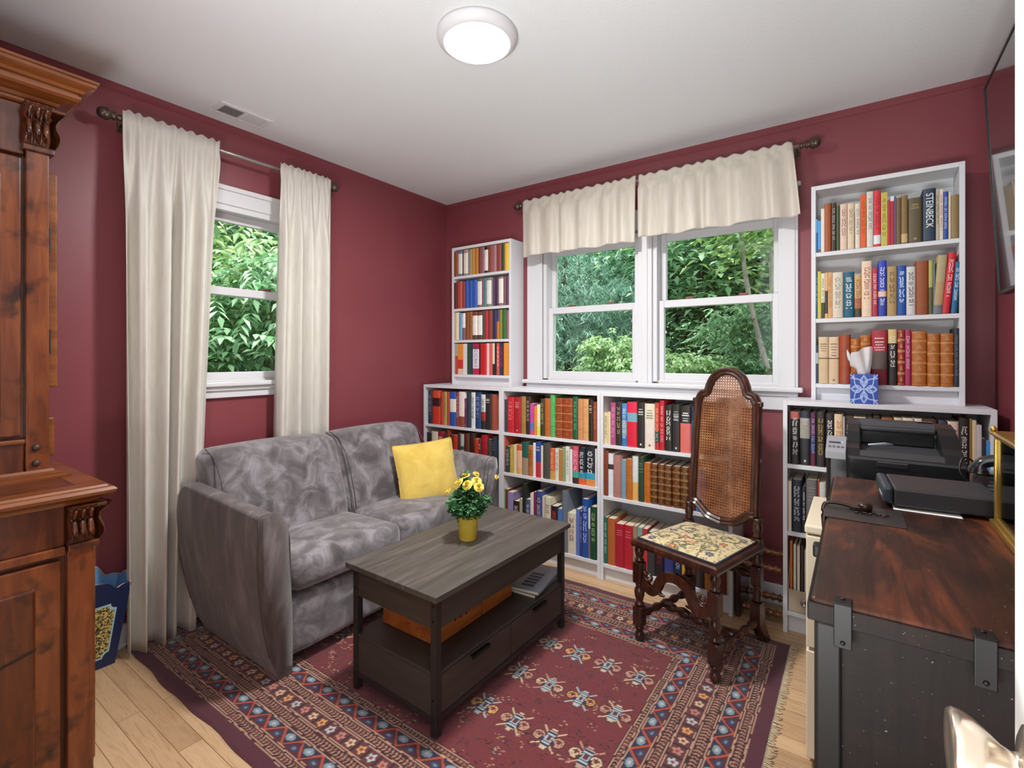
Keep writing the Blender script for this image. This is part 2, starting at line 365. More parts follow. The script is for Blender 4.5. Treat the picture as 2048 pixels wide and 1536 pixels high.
# ------------------------------------------------------------ curtain rods, curtains, valances
def finial(b, base, d, knob=True):
    """stepped ball finial from base along unit vector d"""
    q = Vector((0, 0, 1)).rotation_difference(Vector(d)).to_matrix().to_4x4(); M = Matrix.Translation(base) @ q
    pr = [(.009, 0), (.014, .004), (.014, .012), (.011, .016), (.011, .024), (.018, .028), (.018, .034), (.013, .038), (.02, .046), (.026, .052), (.027, .058), (.022, .062), (.024, .066), (.021, .078), (.012, .086), (.001, .088)]
    b.lathe(pr, 18, M)
t = thing('curtain_rod', 'dark bronze curtain rod with knob finials over the left window', 'curtain rod', (.09, -1.6, 2.262))
b = MB(); b.tube([(0, -.49, 0), (0, .49, 0)], .009, 12); b.build('pole', M_POLE, t)
b = MB(); finial(b, (0, -.49, 0), (0, -1, 0)); b.build('finial', M_ROD, t)
b = MB(); finial(b, (0, .47, 0), (0, 1, 0)); b.build('finial', M_ROD, t)
b = MB()
for y in (-.47, .42): b.tube([(-.089, y, .0), (0, y, 0)], .006, 8); b.cbox(-.09, -.084, y-.015, y+.015, -.03, .03, .002)
b.build('bracket', M_ROD, t)
t = thing('curtain_rod', 'slim bronze rod with stepped finials carrying the short valances over the twin window', 'curtain rod', (1.59, -.085, 2.283))
b = MB(); b.tube([(-.8, 0, 0), (.8, 0, 0)], .009, 12); b.build('pole', M_POLE, t)
b = MB(); finial(b, (-.8, 0, 0), (-1, 0, 0)); b.build('finial', M_ROD, t)
b = MB(); finial(b, (.8, 0, 0), (1, 0, 0)); b.build('finial', M_ROD, t)
b = MB()
for x in (-.79, 0, .785): b.tube([(x, .084, 0), (x, 0, 0)], .005, 8); b.cbox(x-.012, x+.012, .079, .085, -.03, .03, .002)
b.build('bracket', M_ROD, t)
def drape(name, a0, a1, b0, b1, ztop, zbot, x, amp, folds, seed, label, cat, rodz, header=.08, axis='y', mat=None, ruff=.012, group=None, sway=None):
    """gathered cloth: spans a0..a1 at top, b0..b1 at foot; x = distance of the cloth from the wall"""
    r = random.Random(seed); ph = [r.uniform(0, 6.28) for _ in range(6)]; nu = int(folds*14); nv = 46
    def f(u, v):
        v2 = 1-v                                       # 0 at top
        z = ztop+(zbot-ztop)*v2
        hdr = header/(ztop-zbot)
        s = u+.014*math.sin(2*PI*u*2.3+ph[0])+.008*math.sin(2*PI*u*5+ph[1])*v2
        pos = (a0+(a1-a0)*s)*(1-v2**.9)+(b0+(b1-b0)*s)*(v2**.9)
        if v2 < hdr*1.02:
            tight = math.sin(2*PI*folds*2.1*u+ph[2])*.35+math.sin(2*PI*folds*3.3*u+ph[3])*.3
            pin = abs(z-rodz)/header
            off = .0235+ruff*.7*(tight+.65)*(.6+.6*pin)
            z += .006*math.sin(2*PI*folds*2.1*u+ph[4])*(1 if v2 < hdr*.3 else .3)
        else:
            g = min(1, (v2-hdr)/(.16)); g = g*g*(3-2*g)
            wv = math.sin(2*PI*folds*u+ph[2]+.5*math.sin(2*PI*u*1.5+ph[0])); wv = math.copysign(abs(wv)**.75, wv)
            wv2 = math.sin(2*PI*folds*2.1*u+ph[3])
            off = .0235+(1-g)*((wv2+1)*ruff*.8)+g*(amp*(wv+.22*math.sin(2*PI*folds*1.9*u+ph[5]+2*v2))*(.6+.4*v2)+.012)
            z += .004*math.sin(2*PI*u*folds*.5+ph[4])*v2
        off += x+(sway(u, v2) if sway else 0)
        return (off, pos, z) if axis == 'y' else (pos, -off, z)
    b = MB(); b.grid(f, nu, nv)
    o = b.build(name, mat or M_CURT)
    md = o.modifiers.new('thick', 'SOLIDIFY'); md.thickness = .0018; md.offset = 0
    tag(o, label, cat, group); return o
drape('curtain', -2.105, -1.715, -2.085, -1.80, 2.293, .012, .09, .046, 4.6, 3, 'wide ivory silk curtain panel hanging to the floor between armoire and left window', 'curtain', 2.262, .095, group='ivory curtain panels', sway=lambda u, v2: -.03*v2*u)
drape('curtain', -1.415, -1.107, -1.44, -1.085, 2.293, .012, .09, .04, 4.0, 11, 'narrower ivory curtain panel hanging behind the sofa back, right of the left window', 'curtain', 2.262, .095, group='ivory curtain panels', sway=lambda u, v2: -.045*v2)
sag = lambda u, v2: .012*v2
drape('valance', .795, 1.578, .815, 1.582, 2.302, 1.925, .085, .014, 6, 5, 'short ivory valance over the left half of the twin window', 'valance', 2.283, .035, 'x', M_VAL, .006, 'ivory valances', sag)
drape('valance', 1.588, 2.372, 1.592, 2.405, 2.302, 1.94, .085, .016, 6, 9, 'short ivory valance over the right half of the twin window', 'valance', 2.283, .035, 'x', M_VAL, .006, 'ivory valances', sag)
# ------------------------------------------------------------ bookcases
def bookcase(label, x0, x1, z0, z1, depth, shelves, kick, yb=-.004, group='white bookcases'):
    t = thing('bookcase', label, 'bookcase', ((x0+x1)/2, yb-depth/2, z0), 0, group)
    cx, cy = (x0+x1)/2, yb-depth/2; X0, X1 = x0-cx, x1-cx; Y0, Y1 = -depth/2, depth/2; h = z1-z0; th = .018
    def p(nm, *a):
        b = MB(); b.cbox(*a, .0012); return b.build(nm, M_SHELF, t)
    p('side_panel', X0, X0+th, Y0, Y1, 0, h); p('side_panel', X1-th, X1, Y0, Y1, 0, h)
    p('top_panel', X0+th, X1-th, Y0, Y1, h-.02, h)
    for z in shelves: p('shelf', X0+th, X1-th, Y0+.001, Y1-.008, z-z0-.019, z-z0)
    p('back_panel', X0+th, X1-th, Y1-.006, Y1, 0, h-.02)
    p('kick_board', X0+th, X1-th, Y0+.03, Y0+.045, 0, kick)
    return t
bookcase('low white bookcase in the room corner, partly hidden by the sofa arm', .03, .733, 0, 1.06, .276, (.777, .49, .098), .079)
bookcase('low white bookcase under the left half of the twin window', .734, 1.429, 0, 1.06, .276, (.775, .517, .098), .079)
bookcase('low white bookcase directly behind the cane chair', 1.43, 2.125, 0, 1.06, .276, (.768, .478, .095), .076)
bookcase('low white bookcase behind the black printer', 2.34, 3.05, 0, 1.06, .276, (.772, .465, .1), .081)
bookcase('narrow white bookcase standing on the corner bookcase, left of the twin window', .194, .724, 1.06, 2.055, .151, (1.845, 1.61, 1.383, 1.135), .056)
bookcase('white bookcase on top of another, above the blue tissue box', 2.443, 2.977, 1.06, 2.055, .151, (1.745, 1.438, 1.137), .058)

# ------------------------------------------------------------ books
BOOKS = '''
@UL1
212.5|38.5|179|8a4a26|brown slim|
254.0|38.0|182|d8d4cf|white-and-blue slim|s=.12:5f6f92,.8:dedad6,.08:5f6f92
294.0|8.0|178|33302f|thin black|
304.0|41.0|182|e0d9cc|cream slim with rose top|s=.13:b0897c,.8:e2dccf,.07:8a8378
347.0|15.0|181|7d8377|grey-green slim|
363.0|19.0|180|a98a72|tan slim|
383.0|24.0|181|b08a3c|mustard slim|
408.0|32.0|182|b5742c|ochre slim|
442.0|27.0|181|7a3a33|dark rust slim|
471.0|22.0|181|8f6470|mauve slim|
495.0|32.0|181|2c2622|black-topped white slim|s=.12:241f1f,.8:dfdbd4,.08:2a2626
528.0|40.0|182|8a463e|brick-brown slim|
570.0|30.0|182|a4717c|dusty-pink slim|
602.0|39.0|182|8c4238|russet slim|
643.0|25.0|182|2e4a3c|dark green slim|
669.0|32.0|182|e0b62c|bright yellow|
@UL2
212.5|21.5|190|4a2622|dark brown slim|
235.0|28.0|193|8a2c28|deep red slim|
264.0|27.0|195|b4574c|salmon-red slim|
292.0|24.0|192|96352f|oxblood slim|
319.0|32.0|196|2b56a8|blue slim|
353.0|33.0|194|2a52a2|blue slim|
388.0|39.0|195|2d5ab0|blue slim|
432.0|39.0|200|dcd6cc|white slim|s=.1:6d5a50,.82:dfdad2,.08:7a6a60
473.0|15.0|199|82576a|mauve slim|
490.0|22.0|199|4f8080|teal slim|
514.0|41.0|200|dfdcd0|white slim|s=.1:7a8474,.82:e4e1d8,.08:7a8474
557.0|12.0|198|75806f|sage slim|
571.0|17.0|197|5a3560|violet slim|
589.0|27.0|198|4a2c48|dark plum slim|
618.0|39.0|198|e0dcd2|ivory slim|s=.08:86786c,.84:e4e0d8,.08:86786c
659.0|19.0|196|7c5558|brownish mauve slim|
680.0|21.0|197|5d3b5c|purple slim|
@UL3
225.0|32.0|199|e4cfa6|cream slim|
261.0|31.0|193|6d9fc4|light blue slim|
293.0|28.0|192|e6d4d4|white-and-pink slim|s=.55:ece2de,.45:8a5a66
322.0|33.0|198|7c4f30|brown patterned slim|
357.0|29.0|199|9a5a26|amber-brown slim|
388.0|43.0|196|e2ddd4|white slim with brown ends|s=.14:6e4030,.7:e6e2da,.16:5a4438
433.0|43.0|195|e2ddd4|white slim with brown ends|s=.14:6e4030,.7:e6e2da,.16:5a4438
477.0|18.0|199|3e5040|dark green slim|
497.0|29.0|199|b02c3a|crimson slim|
528.0|32.0|199|8a3a30|rust-red slim|
562.0|7.0|199|6b3f30|thin brown|
571.0|29.0|199|23305c|navy slim|
602.0|21.0|199|c0702e|orange-and-violet slim|s=.4:4b3a6a,.6:c0702e
625.0|22.0|199|8c8434|olive slim|
649.0|30.0|199|2f6b30|green slim|
681.0|20.0|193|866064|mauve slim|
@UL4
225.0|24.0|220|b8b4a8|grey paperback|s=.4:a8a598,.6:b0503c f
251.0|48.0|220|d97a2a|orange-and-red paperback|s=.52:de8c36,.3:c8362e,.18:d9bca8 f
301.0|36.0|220|d9d3d6|pale lilac paperback|f
339.0|38.0|220|2d4a30|dark green paperback|f
379.0|12.0|220|2a3560|thin navy|f
392.0|54.0|220|ded9e0|white paperback with plum top|s=.18:a02848,.62:e2dde4,.2:b02a4a t=5a3a72 f
448.0|11.0|220|26262c|thin black|f
461.0|34.0|220|c02028|red paperback|f
497.0|18.0|220|cf3a3a|bright red paperback|f
517.0|20.0|220|e2c8c4|pale pink paperback|f
539.0|26.0|220|d0605c|coral paperback|f
567.0|17.0|220|d8ceb4|cream-topped black paperback|s=.65:ddd2b8,.35:2a2c30 f
586.0|14.0|220|2a2a2c|black paperback|f
602.0|23.0|220|d4524c|scarlet paperback|t=f0d8d0 f
627.0|33.0|220|2a3454|navy paperback|t=b04048 f
663.0|37.0|220|e09038|orange paperback|f
@U1a
67.0|40.0|238|2c3140|dark slate|t=8a90a0 s=.12:343a4a,.88:2c3140
108.0|77.0|243|c8402a|thick orange-red with black label|s=.22:d04a2c,.25:3a1618,.53:c83a26
186.0|30.0|237|b8452f|rust-orange|h=3a1c18
217.0|32.0|237|b09a54|straw-coloured|t=7a6a38
250.0|24.0|238|a84a3a|brick-red|
276.0|57.0|240|1f55a4|blue with white panel|s=.21:1f58ac,.38:dcdccf,.41:1f55a4
336.0|23.0|238|8a3a48|mottled wine-red|t=d8b0b0
360.0|51.0|243|d8cfc8|cream with marbled foot|s=.3:e0d4d0,.4:e2d6c4,.3:8a4a38
412.0|19.0|198|6a2a58|thin plum|h=c090b0
432.0|39.0|241|2f3f48|blue-grey|
473.0|34.0|243|d8d9de|white with black lettering|t=26262a
509.0|46.0|244|24406e|navy|t=9ab0d0
558.0|36.0|232|c8c8c8|black-white-red|s=.5:d4d4d6,.26:b82c30,.24:26262a t=1e1e22
596.0|47.0|239|2c2624|dark brown|h=d8d0c4
645.0|33.0|237|96483a|russet|
@U1b
53.0|44.0|223|2e2a2c|black|
99.0|62.0|234|dcd6c4|white|
162.0|54.0|236|a01c30|crimson with white lettering|s=.5:a01c30,.3:2c2426,.2:b02030 h=e6e0d8
217.0|25.0|225|4a4e58|grey|s=.4:34383e,.6:9aa0aa
250.0|25.0|259|8f3a22|tall rust-brown|
277.0|27.0|225|3a2a24|dark brown|
307.0|42.0|226|c43a2a|orange-red leather|b=4
350.0|23.0|245|4a3026|brown|
374.0|33.0|238|9fb4ac|pale aqua banded|s=.35:a4b8b0,.1:3a4a44,.55:9ab0a8
408.0|33.0|247|5a2420|maroon|
443.0|11.0|249|6a4a34|thin brown|
456.0|43.0|249|3a2422|blackish brown leather|b=5
500.0|35.0|218|c23a24|short orange-red leather|b=3
537.0|21.0|215|4a3e34|short dark|h=d8d0c0
559.0|49.0|249|a8202a|crimson leather|b=4
613.0|34.0|226|4a4436|short olive-brown|
648.0|37.0|246|2e3440|dark slate|h=5a6a80
@U2a
752.5|20.5|210|333c46|slate-grey|
774.0|53.0|228|c02832|red gilt|b=5 t=e08a80
828.0|51.0|229|a81e28|dark red|h=e0a0a0
882.0|35.0|236|a07a48|tan leather|b=4
918.0|32.0|238|3c2a22|black-brown|t=c0a880 b=2
950.6|25.4|194|c0489a|short magenta-and-blue|s=.6:c84aa0,.25:5a78c0,.15:d04880 f
980.0|19.0|179|e08a30|short orange|f
1001.0|22.0|191|e0dca0|short pale yellow|s=.7:e6dfb0,.3:d4d860 f
1025.0|28.0|229|3a3a26|dark olive|t=a8b088
1056.0|37.0|233|b8622c|orange-brown leather|b=4
1095.0|31.0|257|56a860|tall bright green|b=3
1133.0|46.0|239|93421e|chestnut leather|b=4 k=c88a50
1180.0|68.0|240|8f3e1c|broad chestnut leather|b=4 k=c88a50
1250.0|31.0|252|1f5a38|dark green gilt|b=4 t=6ab080
1283.0|32.0|241|c88458|peach leather|b=3
1316.0|35.0|241|cf9a62|light tan leather|b=4
1352.0|26.0|239|2a241e|black gilt|b=4 h=c0b090
1380.0|23.0|228|8a3c24|red-brown leather|b=4 t=c07a50
@U2b
752.5|10.5|224|9a4434|rust-red|s=.5:a84a38,.5:7a3a30
764.0|29.0|168|2a4040|dark teal|t=c8c8b8
794.0|30.0|177|b09a38|mustard-olive|t=e0d090
826.0|22.0|184|e0c8a8|pale cream|f
849.0|39.0|184|d8a070|peach with red title|s=.18:d05a38,.6:e0b088,.22:d8aa70
889.0|45.0|207|1f5a50|green-topped taupe|s=.47:1f5c52,.53:9a8a74
935.0|35.0|189|b06a38|ochre-brown|t=6a3a1c
972.0|19.0|210|e6e2dc|thin white|f
992.0|37.0|220|24408a|blue-topped red|s=.56:28458e,.44:c42c3c h=d8d8c8
1030.0|13.0|198|e0d8c0|thin cream|f
1045.0|47.0|218|4a4a44|thick charcoal cloth|
1093.0|34.0|188|cf5a34|orange with yellow foot|s=.72:d05c36,.28:c89a48 t=e8b890
1131.0|23.0|192|d8d4c4|white|f t=3a3a4a
1155.0|25.0|188|b07a3c|amber|f
1181.0|21.0|205|8a9a70|sage green|f
1202.6|23.4|212|dadad0|off-white|t=5a6a60 f
1229.0|17.0|195|e2dcdc|thin white|f
1247.0|39.0|220|cf4a66|pink with teal band|s=.67:d04c68,.17:4aa08a,.16:3a2a2c t=f0c0c8
1287.0|42.0|216|20242e|black with blue and orange foot|s=.67:20242e,.16:2f92a8,.17:e0602c t=e6e4de
1332.0|60.0|226|1e222c|broad black with blue and orange foot|s=.66:1e222c,.17:2c9cc0,.17:dc8a50 t=e8e6e0
1393.0|10.0|218|d8d8d4|thin white|f
@U2c
752.5|7.5|310|5a8a3a|thin green-topped|f
761.0|18.0|309|7a3a38|maroon|f
780.0|41.0|295|8a6aa0|lilac-and-pink|f s=.5:9a88b4,.5:b85a9a
822.0|47.0|246|2e2422|dark brown|t=d8d0c0
870.0|21.0|265|a8a090|grey-beige|f
892.0|23.0|363|24281e|tall black|
916.0|35.0|271|4a5a7a|slate-blue|t=c0c8d8
952.0|23.0|313|e2d8d0|white|f
976.0|18.0|326|8a2448|wine|f
995.0|40.0|335|3a4a8a|blue with magenta foot|s=.65:3c4c8c,.35:8a2858 t=d8b878
1039.0|16.0|308|d0c4a8|cream|f
1056.0|42.0|305|cfc6b0|beige|h=8a8070
1100.0|47.0|262|2e2020|short black with red dot|t=c84040
1149.0|27.0|253|4a78b8|short blue|f
1177.0|38.0|365|6a7480|tall marbled grey|
1216.0|54.0|241|d4cdb8|thick ivory|t=8a4a5a
1271.0|23.0|271|5a74b8|periwinkle blue|f
1296.0|13.0|263|3a3a7a|indigo|f t=d8c0c8
1310.0|39.0|339|1f4f9c|tall royal blue|t=b8d0f0
1350.0|12.0|287|b8b0b0|thin grey|f s=.4:e0dcd8,.6:7a6a70
1363.0|38.0|303|16492e|thick dark green|t=a8c070
@U3a
1448.5|22.5|179|d4c49c|cream|t=7a6a4a
1472.0|15.0|184|d8c8a0|thin cream|
1488.0|30.0|237|a84a78|mauve-pink|t=e0a0c0
1518.6|34.4|242|2e2620|black|t=b09a70
1554.0|30.0|236|3a78b8|blue with grey panel|s=.3:4a84c0,.1:3470b0,.35:7a96a8,.25:3470b0 t=d8e0f0
1585.0|57.0|246|d02440|thick scarlet with picture|s=.24:d42846,.2:7aa0b0,.56:d01c34
1643.0|41.0|245|26221f|black with gold tree|h=e0dcd4
1684.6|55.4|242|d8ceb8|thick ivory|h=6a6a58 s=.4:dcd2bc,.6:dccfc4
1740.6|21.4|249|b83a30|red-orange|s=.6:bc4030,.25:2c4a48,.15:b03030 t=f0b090
1765.0|26.0|264|b01c2c|tall crimson|t=f0a0a0
1793.0|38.0|240|23211e|black with bold white letters|t=ece8e0
1832.0|40.0|243|262826|black with silver lettering|h=c8c8c8
1873.0|54.0|240|c8605a|black-topped coral|s=.37:2a2624,.63:d06862 h=e8e4e0
1929.0|24.0|241|2a3444|dark blue|s=.3:2c3648,.4:3a5a7a,.3:26303c
1954.0|24.0|245|5a4030|brown cloth|
1979.0|19.0|244|3a3a40|charcoal cloth|
@U3b
1448.5|23.5|254|84381c|chestnut-brown|
1474.0|29.0|241|d6d8dc|white with black silhouette|s=.25:dadce0,.12:3a3030,.63:d6dae0
1505.0|43.0|234|a8766a|dusty rose|
1550.0|29.0|215|7a92a4|blue-grey cloth|
1580.0|35.0|223|b5651f|orange leather|b=4
1616.0|32.0|242|cfd4d4|white with amber foot|s=.58:d0d6d6,.42:dba860
1649.0|31.0|242|26402e|dark green|h=6a7a6a
1681.0|34.0|214|b8641e|amber leather|b=4
1717.0|35.0|212|5a3018|gilt brown leather|b=5 k=a8854a
1757.0|32.0|214|5e3218|gilt brown leather|b=5 k=a8854a
1790.0|37.0|213|5a2e18|gilt brown leather|b=5 k=a8854a
1833.0|39.0|215|5e3018|gilt brown leather|b=5 k=a8854a
1875.0|38.0|215|56301a|gilt brown leather|b=5 k=a8854a
1914.0|34.0|217|6a3020|red-brown leather|b=4
1950.0|31.0|219|4a6fae|blue cloth|
1982.0|16.0|220|3a5a94|darker blue cloth|
@U3c
1448.5|18.5|260|1f6a5c|teal-green|t=a8d8d0
1470.0|45.0|260|b0602c|broad orange-brown cloth|
1517.0|49.0|239|a81c2e|crimson with gilt lettering|h=d87080
1567.0|50.0|241|b4202f|scarlet with gilt lettering|h=d88080
1618.0|23.0|245|a08468|beige|
1643.0|29.0|243|7fa090|pale green|
1674.0|25.0|241|c42c3a|red|f
1701.0|40.0|230|383a3a|charcoal with white lettering|h=d0d0cc
1744.0|43.0|232|3a1c22|dark with white top and red ribbon|s=.42:d8d4c8,.58:2a1a1e t=a02040
1790.0|49.0|235|36407e|indigo blue|h=a0a8d0
1842.0|37.0|238|1d2f42|dark navy|t=b0c0d8
1881.0|35.0|239|d09a30|golden yellow|
1918.0|32.0|239|6a4030|brown|
1952.0|38.0|240|40383a|dark grey|
1992.0|37.0|235|c8783c|orange|
2031.0|27.0|229|6a5a4a|brown-grey|
2060.0|34.0|223|6e3020|mahogany|
2096.0|10.5|223|b8ab88|parchment|
@UR1
2462.0|7.0|155|2a6aa8|thin blue|f s=.4:5a9ac8,.6:2a5a90
2470.0|11.0|146|3a8ad0|bright blue|f s=.9:4a98d8,.1:6a5a4a
2481.6|13.4|200|dcd2c8|white|f
2495.6|25.4|221|9a4c20|russet leather|
2522.0|18.0|219|3e2c24|dark brown|t=b8a898
2541.0|13.0|204|33502e|dark green|
2555.0|27.0|207|d8bcaa|pale pink|t=8a5a50
2583.0|26.0|205|d4c0a4|parchment|t=8a7a60
2611.0|19.0|201|d8cbbd|cream-white|t=7a7a88
2631.0|20.0|236|d85a1c|tall orange|f t=a83c10
2653.0|24.0|245|cfcac2|tall grey-white|t=6a7068
2678.0|25.0|245|cf2c38|tall red with white label|s=.8:d22e3a,.16:dcdcdc,.04:cf2c38 t=7a1420
2704.0|22.0|232|c0b050|tall yellow-olive|f t=6a5a20
2727.0|9.0|196|b02c3a|red|f
2737.0|12.0|210|c84a58|red-and-white|s=.1:d0d8e0,.9:a82438 f
2750.0|6.0|208|4a5a80|thin blue-white|f
2756.6|16.4|199|6a5438|drab brown|
2773.6|21.4|206|7e6440|tan cloth with label|s=.8:80663f,.18:c0a078,.02:7e6440
2797.0|45.0|189|5a4f38|broad olive-brown cloth|h=a8925a
2844.0|42.0|218|2c3a4e|broad navy|X=STEINBECK
2886.6|10.4|212|b0aa90|grey-beige|f t=5a5a4a
2898.0|11.0|209|dccabc|cream|f t=a04a50
2910.0|15.0|196|2e4c94|blue|t=c0c8e0
2926.0|7.0|193|d8c8a8|thin cream|f
2934.0|24.5|176|8a7248|khaki cloth|
@UR2
2461.5|6.5|216|1f4a66|dark teal|f t=a0b8c8
2468.6|13.4|218|c4b04a|yellow|f
2482.6|13.4|208|d8d0c0|white-topped black-foot|f s=.65:dcd4c4,.35:3a3a34 t=4a4a40
2497.0|11.0|210|cfa878|tan|f s=.4:d0aa7a,.5:3a3428,.1:cfa878
2509.0|16.0|210|cf9a60|light orange-tan|t=a8683a f
2526.0|41.0|207|d2c4b2|thick cream|t=8a8a80
2568.0|40.0|204|14566e|teal-blue with white lettering|t=dce4e0
2609.0|25.0|189|c09060|tan-and-brown|s=.55:c89c66,.25:b06a40,.2:4a3a30 t=8a4a2a
2635.0|37.0|246|e0c4a8|tall peach|t=9a4a48
2673.0|20.0|211|a82c40|crimson|t=f0d0d0
2694.0|29.0|241|2b3fa8|tall cobalt blue|s=.55:2c42b0,.1:e8b088,.35:2a3ca0 t=d8d8f0
2725.0|34.0|213|a88a58|khaki-gold|t=5a4426 s=1:a88a58
2759.6|30.4|213|17499a|royal blue|t=dce4f4
2790.6|30.4|205|cac4c0|light grey|t=3a3a40
2822.0|41.0|226|8c4620|broad russet-brown leather|
2863.6|13.4|225|a8a058|olive-green|s=.5:aaa45c,.5:5a5634
2878.0|6.0|222|6a7a7a|thin grey|
2884.6|30.4|242|a89670|tall khaki paper-wrapped|s=.45:aa9a74,.4:b0906a,.15:6a7278 r=4
2916.0|24.0|249|c4202e|tall bright red|t=f0d0d0 r=5
2940.6|17.9|209|18628e|teal-blue|t=dce8f0 r=4
@UR3
2461.5|9.5|177|22344c|navy-and-white|f s=.2:26384e,.28:a8b4bc,.52:22344c
2472.0|39.0|215|cdb492|vellum half-title|s=.45:d0b896,.02:4a4038,.53:cbb08a h=7a6848
2512.0|39.0|214|d2b496|vellum half-title|s=.45:d4b898,.02:4a4038,.53:d0b08e h=7a6848
2552.0|42.0|223|963e1c|rust-brown cloth|b=2
2595.0|34.0|204|a85a1e|amber leather|b=4 k=c8904a
2630.0|38.0|220|a4561c|amber-brown leather|b=4 k=c8904a
2670.0|56.0|240|9a2436|broad claret|s=.4:a02a3c,.32:5a4a44,.28:86202e h=ecd8d0
2729.0|30.0|242|2a2220|black with cream top|s=.25:d0b478,.75:2a2220 t=e0dcd0
2761.0|24.0|239|8e2a1e|red leather with gilt|b=4 k=d8a868
2786.0|20.0|239|a02c58|magenta-red|t=e8b0c8
2808.0|49.0|231|a8602a|broad amber leather|b=4 k=d09850
2859.0|40.0|220|a65e24|amber leather|b=4 k=d09850
2901.0|41.0|219|a65c24|amber leather|b=4 k=d09850
2943.0|15.5|240|2a303a|dark grey|t=6a7078
@R1
2363.0|6.0|240|2a2426|thin black|f
2370.0|35.0|239|1c1a1b|black with red-gold portrait|s=.14:a85a50,.12:2a2022,.74:1a191a t=c8c4c0
2407.0|39.0|241|2a2c30|black with grey photograph|s=.12:26303c,.38:9a968e,.5:26262a h=c8c4bc
2447.0|21.0|238|2c2c54|navy-and-crimson|s=.45:5a2048,.3:26305a,.25:5a1c38 t=a0a0c8
2470.0|32.0|242|30292a|charcoal with gold lettering|t=b8963a
2505.0|30.0|237|2c2628|black with white lettering|t=ece8e2
2537.0|31.0|238|dcc4a0|cream with orange lettering|t=c87838
2568.6|6.0|228|b8b0a8|thin grey|f
2575.2|30.8|228|2a2527|black with pale lettering|t=d0ccc8
2607.0|42.0|231|ddd0b0|cream-topped|s=.3:e2d6b6,.7:cfc2a2
2651.0|22.0|229|3a3034|dark brown|
2674.0|24.0|235|34343a|charcoal|
@R1x
2702.0|38.0|233|a8683a|orange-brown|
2744.0|27.0|237|dccfae|cream|
2772.0|35.0|238|e0d8c4|ivory|
2809.0|24.0|238|e2dcd0|white|
2834.0|46.0|235|5a2a26|maroon|
2882.0|27.0|233|34406a|blue|
2911.0|32.0|234|dcc4b4|pale pink|h=5a4a4a
2944.0|29.0|246|28231f|black with white lettering|t=e0dcd4
2974.0|7.0|248|8a6c3c|ochre|f
2981.6|11.4|243|d8c09a|cream spiral-edged|f
2993.6|14.4|226|b8b0b4|grey spiral-bound|f s=1:c0b8bc
3009.0|11.0|175|3a262c|dark maroon|f
3020.6|10.9|166|2f86c8|short bright blue|f
@R2
2360.0|13.0|227|d8c8b4|cream|f
2374.0|40.0|236|1f2836|navy with white lettering|t=c8ccd8
2415.0|14.0|208|2c2a2e|black|t=d0d0d0
2431.0|42.0|245|6a6666|thick grey|h=8a8686
2475.0|6.0|246|a83a30|thin red|f
2481.6|23.4|238|c83238|red with white top|s=.45:ccc8c4,.55:c8282e
'''
SH = {  # plane, shelf height, depth, where it stands, plural
 'UL1': (-.155, 1.845, .125, 'top shelf of narrow left bookcase'), 'UL2': (-.155, 1.61, .125, 'second shelf of narrow left bookcase'),
 'UL3': (-.155, 1.383, .125, 'third shelf of narrow left bookcase'), 'UL4': (-.155, 1.135, .125, 'bottom shelf of narrow left bookcase'),
 'U1a': (-.27, .777, .19, 'top shelf of corner bookcase'), 'U1b': (-.27, .49, .19, 'second shelf of corner bookcase'),
 'U2a': (-.27, .775, .19, 'top shelf of middle low bookcase'), 'U2b': (-.27, .517, .19, 'second shelf of middle low bookcase'),
 'U2c': (-.27, .098, .19, 'bottom shelf of middle low bookcase'), 'U3a': (-.27, .768, .19, 'top shelf behind cane chair'),
 'U3b': (-.27, .478, .19, 'second shelf behind cane chair'), 'U3c': (-.27, .095, .19, 'bottom shelf behind cane chair'),
 'UR1': (-.155, 1.745, .125, 'top shelf above tissue box'), 'UR2': (-.155, 1.438, .125, 'second shelf above tissue box'),
 'UR3': (-.155, 1.137, .125, 'lowest shelf behind tissue box'), 'R1': (-.27, .772, .19, 'top shelf behind printer'),
 'R2': (-.27, .465, .19, 'second shelf behind printer')}
ORD = 'first second third fourth fifth sixth seventh eighth ninth tenth eleventh twelfth thirteenth fourteenth fifteenth sixteenth seventeenth eighteenth nineteenth twentieth twenty-first twenty-second twenty-third twenty-fourth twenty-fifth twenty-sixth'.split()
M_PAGE = mottled('page_edges', [(.3, 'cfc2a6'), (.7, 'e4dac4')], 30, .9, 2, 0, 0, 0, (40, 1, 1))
def cloth(h, leather=False):
    key = ('book', h, leather)
    if key not in MATS:
        m, nt, bb = bsdf('book_cover_'+h); v = coords(nt)
        f = noise(nt, v, 26 if leather else 60, 4); c0 = lin(h)
        c = mixc(nt, f, tuple(x*(.72 if leather else .86) for x in c0), tuple(min(1, x*(1.25 if leather else 1.1)) for x in c0))
        nt.links.new(c, bb.inputs['Base Color']); bb.inputs['Roughness'].default_value = .38 if leather else .5
        MATS[key] = m
    return MATS[key]
def spine_path(wd, bulge, inset, n=6):
    pts = [(inset, None)]
    out = []
    for k in range(n+1):
        a = k/n; x = inset+(wd-2*inset)*a; out.append((x, inset-bulge*math.sin(PI*a)**.8 if 0 < a < 1 else inset))
    return out
